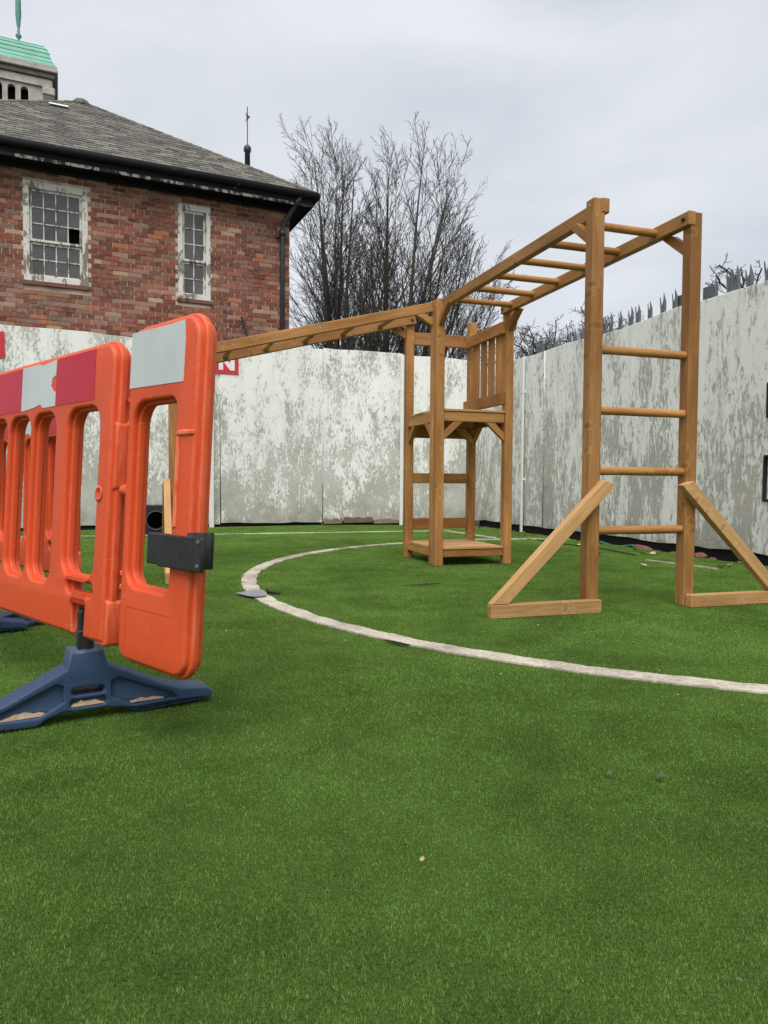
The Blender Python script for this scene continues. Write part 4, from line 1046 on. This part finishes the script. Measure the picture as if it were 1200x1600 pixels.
meshobj('side_pocket', box_mesh((.250, .555, -.020), (.318, .569, .0055), .004), M_ORANGE, gpan, MG)
meshobj('lug', lathe_mesh([(.021, 0), (.019, .010), (.012, .030), (.010, .034), (.004, .033)], 14), M_ORANGE, gpan, MG @ Matrix.Translation((.006, .430, -.025)) @ Matrix.Rotation(R(-60), 4, 'Y'), True)
for y in (.18, .215, .60, .66): meshobj('hook', box_mesh((-.034, y - .008, -.040), (.012, y + .008, -.018), .004), M_ORANGE, gpan, MG)
cl = join([sheet([rrect(.160, .257, .228, .330, .004, 2)], -.012, .014, .004, 1), sheet([rrect(.218, .255, .402, .330, .006, 2)], .010, .020, .003, 1),
           sheet([rrect(.16, .257, .31, .330, .004, 2)], -.072, -.058, .003, 1), sheet([rrect(.334, .256, .342, .339, .002, 1)], -.052, .014, .002, 1)], 'clamp')
clo = meshobj('clamp', cl, M_BLKPL, gpan, MG)
for y in (.268, .320): meshobj('rivet', lathe_mesh([(.006, 0), (.005, .002), (.002, .0025)], 8), M_GALV, clo, MG @ Matrix.Translation((.388, y, .020)))

# ------------------------------------------------------------------ black duct block and loose board on the far side
DB = V3((-2.76, 8.62)); MD = frameM(DB, (.94, .34, 0), (0, 0, 1))
db = empty('duct_block', DB, label='black plastic duct block with round opening standing on the turf', cat='duct block')
circ = [(.02 + .105 * math.cos(2 * math.pi * k / 28), .175 + .105 * math.sin(2 * math.pi * k / 28)) for k in range(28)]
box_o = meshobj('housing', sheet([rrect(-.20, .0, .24, .355, .012, 3), circ], -.30, .0, .006, 1), M_BLKPL, db, MD)
ring = sheet([[(.02 + .118 * math.cos(2 * math.pi * k / 28), .175 + .118 * math.sin(2 * math.pi * k / 28)) for k in range(28)], circ], -.01, .016, .002, 1)
meshobj('collar', ring, plain('worn_black_rim', (.06, .062, .065), .5), db, MD)
for k in range(8):
    a = R(45 * k + 22); p = Vector((.02 + .12 * math.cos(a), .175 + .12 * math.sin(a), 0)); q = Vector((.02 + .20 * math.cos(a), .175 + .20 * math.sin(a), 0))
    if -.19 < q.x < .23 and .01 < q.y < .345: meshobj('rib', tube_mesh([p, q], .005, 6), M_BLKPL, db, MD)
meshobj('back_plate', box_mesh((-.18, .02, -.31), (.22, .33, -.302)), M_VOID, db, MD)

# ------------------------------------------------------------------ litter
def leaf(x, y, size, mat, label, group, z=.013):
    bm = bmesh.new(); n = 7; a0 = rnd.uniform(0, 6.28); c, s_ = math.cos(a0), math.sin(a0); T = Matrix.Translation((x, y, z)) @ Matrix.Rotation(a0, 4, 'Z') @ Euler((rnd.uniform(-.4, .4), rnd.uniform(-.3, .3), 0)).to_matrix().to_4x4()
    L_ = []; Rr = []
    mids = []
    for i in range(n):
        t = i / (n - 1); wv = size * .42 * math.sin(math.pi * min(1, t * .94 + .05)) * rnd.uniform(.75, 1.15); zz = size * .22 * (t - .4) ** 2
        mids.append(bm.verts.new(T @ Vector(((t - .5) * size, 0, zz)))); L_.append(bm.verts.new(T @ Vector(((t - .5) * size, wv, zz + size * .16)))); Rr.append(bm.verts.new(T @ Vector(((t - .5) * size, -wv, zz + size * .12))))
    for i in range(n - 1): bm.faces.new((mids[i], mids[i + 1], L_[i + 1], L_[i])); bm.faces.new((mids[i], Rr[i], Rr[i + 1], mids[i + 1]))
    me = bm_mesh(bm, 'leaf'); return meshobj('dead_leaf', me, mat, label=label, cat='leaf', group=group)
for (x, y, sz, m, lab) in ((.068, 1.174, .011, M_LEAFP, 'tiny curled pink-brown leaf scrap alone on the open turf'), (.494, 1.535, .016, M_STONEB, 'dark crumb of litter on the turf by a brown leaf'),
                           (.533, 1.613, .012, M_LEAF, 'small orange-brown leaf scrap behind the dark crumb'), (.60, 1.52, .022, M_STONEB, 'dark brown leaf pressed into the turf'), (.454, .885, .012, M_STONEB, 'dark leaf fragment on the turf edge of the open pitch')):
    leaf(x, y, sz, m, lab, 'loose leaf scraps on the open turf')
for k in range(34):
    s = rnd.uniform(.5, 6.2); off = .17 + abs(rnd.gauss(0, .35)); p = along(CC, D3, s, off)
    leaf(p[0], p[1], rnd.uniform(.03, .075), rnd.choice([M_LEAF, M_LEAFP, M_STONEB]), 'dead leaf lying near the foot of the spiked wall', 'dead leaves by the spiked wall')
for k in range(16):
    leaf(rnd.uniform(-.9, 1.6), rnd.uniform(1.2, 3.2), rnd.uniform(.006, .011), M_LEAFP, 'pale speck of leaf on the open turf', 'pale specks on the turf', .012)
def lump(name, x, y, z, r, mat, label, cat, group=None, sq=(1, 1, .55)):
    bm = bmesh.new(); bmesh.ops.create_icosphere(bm, subdivisions=2, radius=r)
    for v in bm.verts:
        f = 1 + rnd.uniform(-.22, .22); v.co = Vector((v.co.x * sq[0] * f, v.co.y * sq[1] * f, v.co.z * sq[2] * f)) 
    bmesh.ops.rotate(bm, verts=bm.verts, matrix=Matrix.Rotation(rnd.uniform(0, 6.28), 3, 'Z'))
    o = meshobj(name, bm_mesh(bm, name), mat, Mw=Matrix.Translation((x, y, z)), label=label, cat=cat, group=group); return o
for k in range(30):
    s = rnd.uniform(.3, 7.5); p = along(CC, D3, s, rnd.uniform(.03, .13)); r = rnd.uniform(.025, .07)
    lump('rubble_stone', p[0], p[1], -.06 + r * .45, r, rnd.choice([M_STONEB, M_STONEB, M_BRK, M_SOIL]), 'dark rubble lump in the gap under the spiked wall', 'stone', 'rubble under the spiked wall')
p = along(CC, D3, 4.95, .10); lump('broken_brick', p[0], p[1], .005, .085, M_BRK, 'flat broken brick in the gap beside the outer ladder post', 'brick', sq=(1.25, .7, .4))
p = along(CC, D3, 4.15, .10); lump('broken_brick', p[0], p[1], .0, .10, M_BRK, 'flat reddish slab of brick beside the green hose', 'brick', sq=(1.5, .6, .35))
q = [along(CC, D3, 3.42 + .09 * i, .10 + .05 * math.sin(i * .9)) for i in range(8)]
meshobj('garden_hose', tube_mesh([V3(a, .0 + .015 * math.sin(i * 1.3)) for i, a in enumerate(q)], .013, 8), M_HOSE, None, None, True, label='short length of green hose in the gap under the wall', cat='hose')
q = [along(CC, D3, 3.0 + .2 * i, .62 + .05 * math.sin(i * .8)) for i in range(10)]
meshobj('cable', tube_mesh([V3(a, .012) for a in q], .006, 5), M_RUBBER, None, None, True, label='thin black cable on the turf beside the spiked wall', cat='cable')
p = along(CC, D3, 3.55, .05)
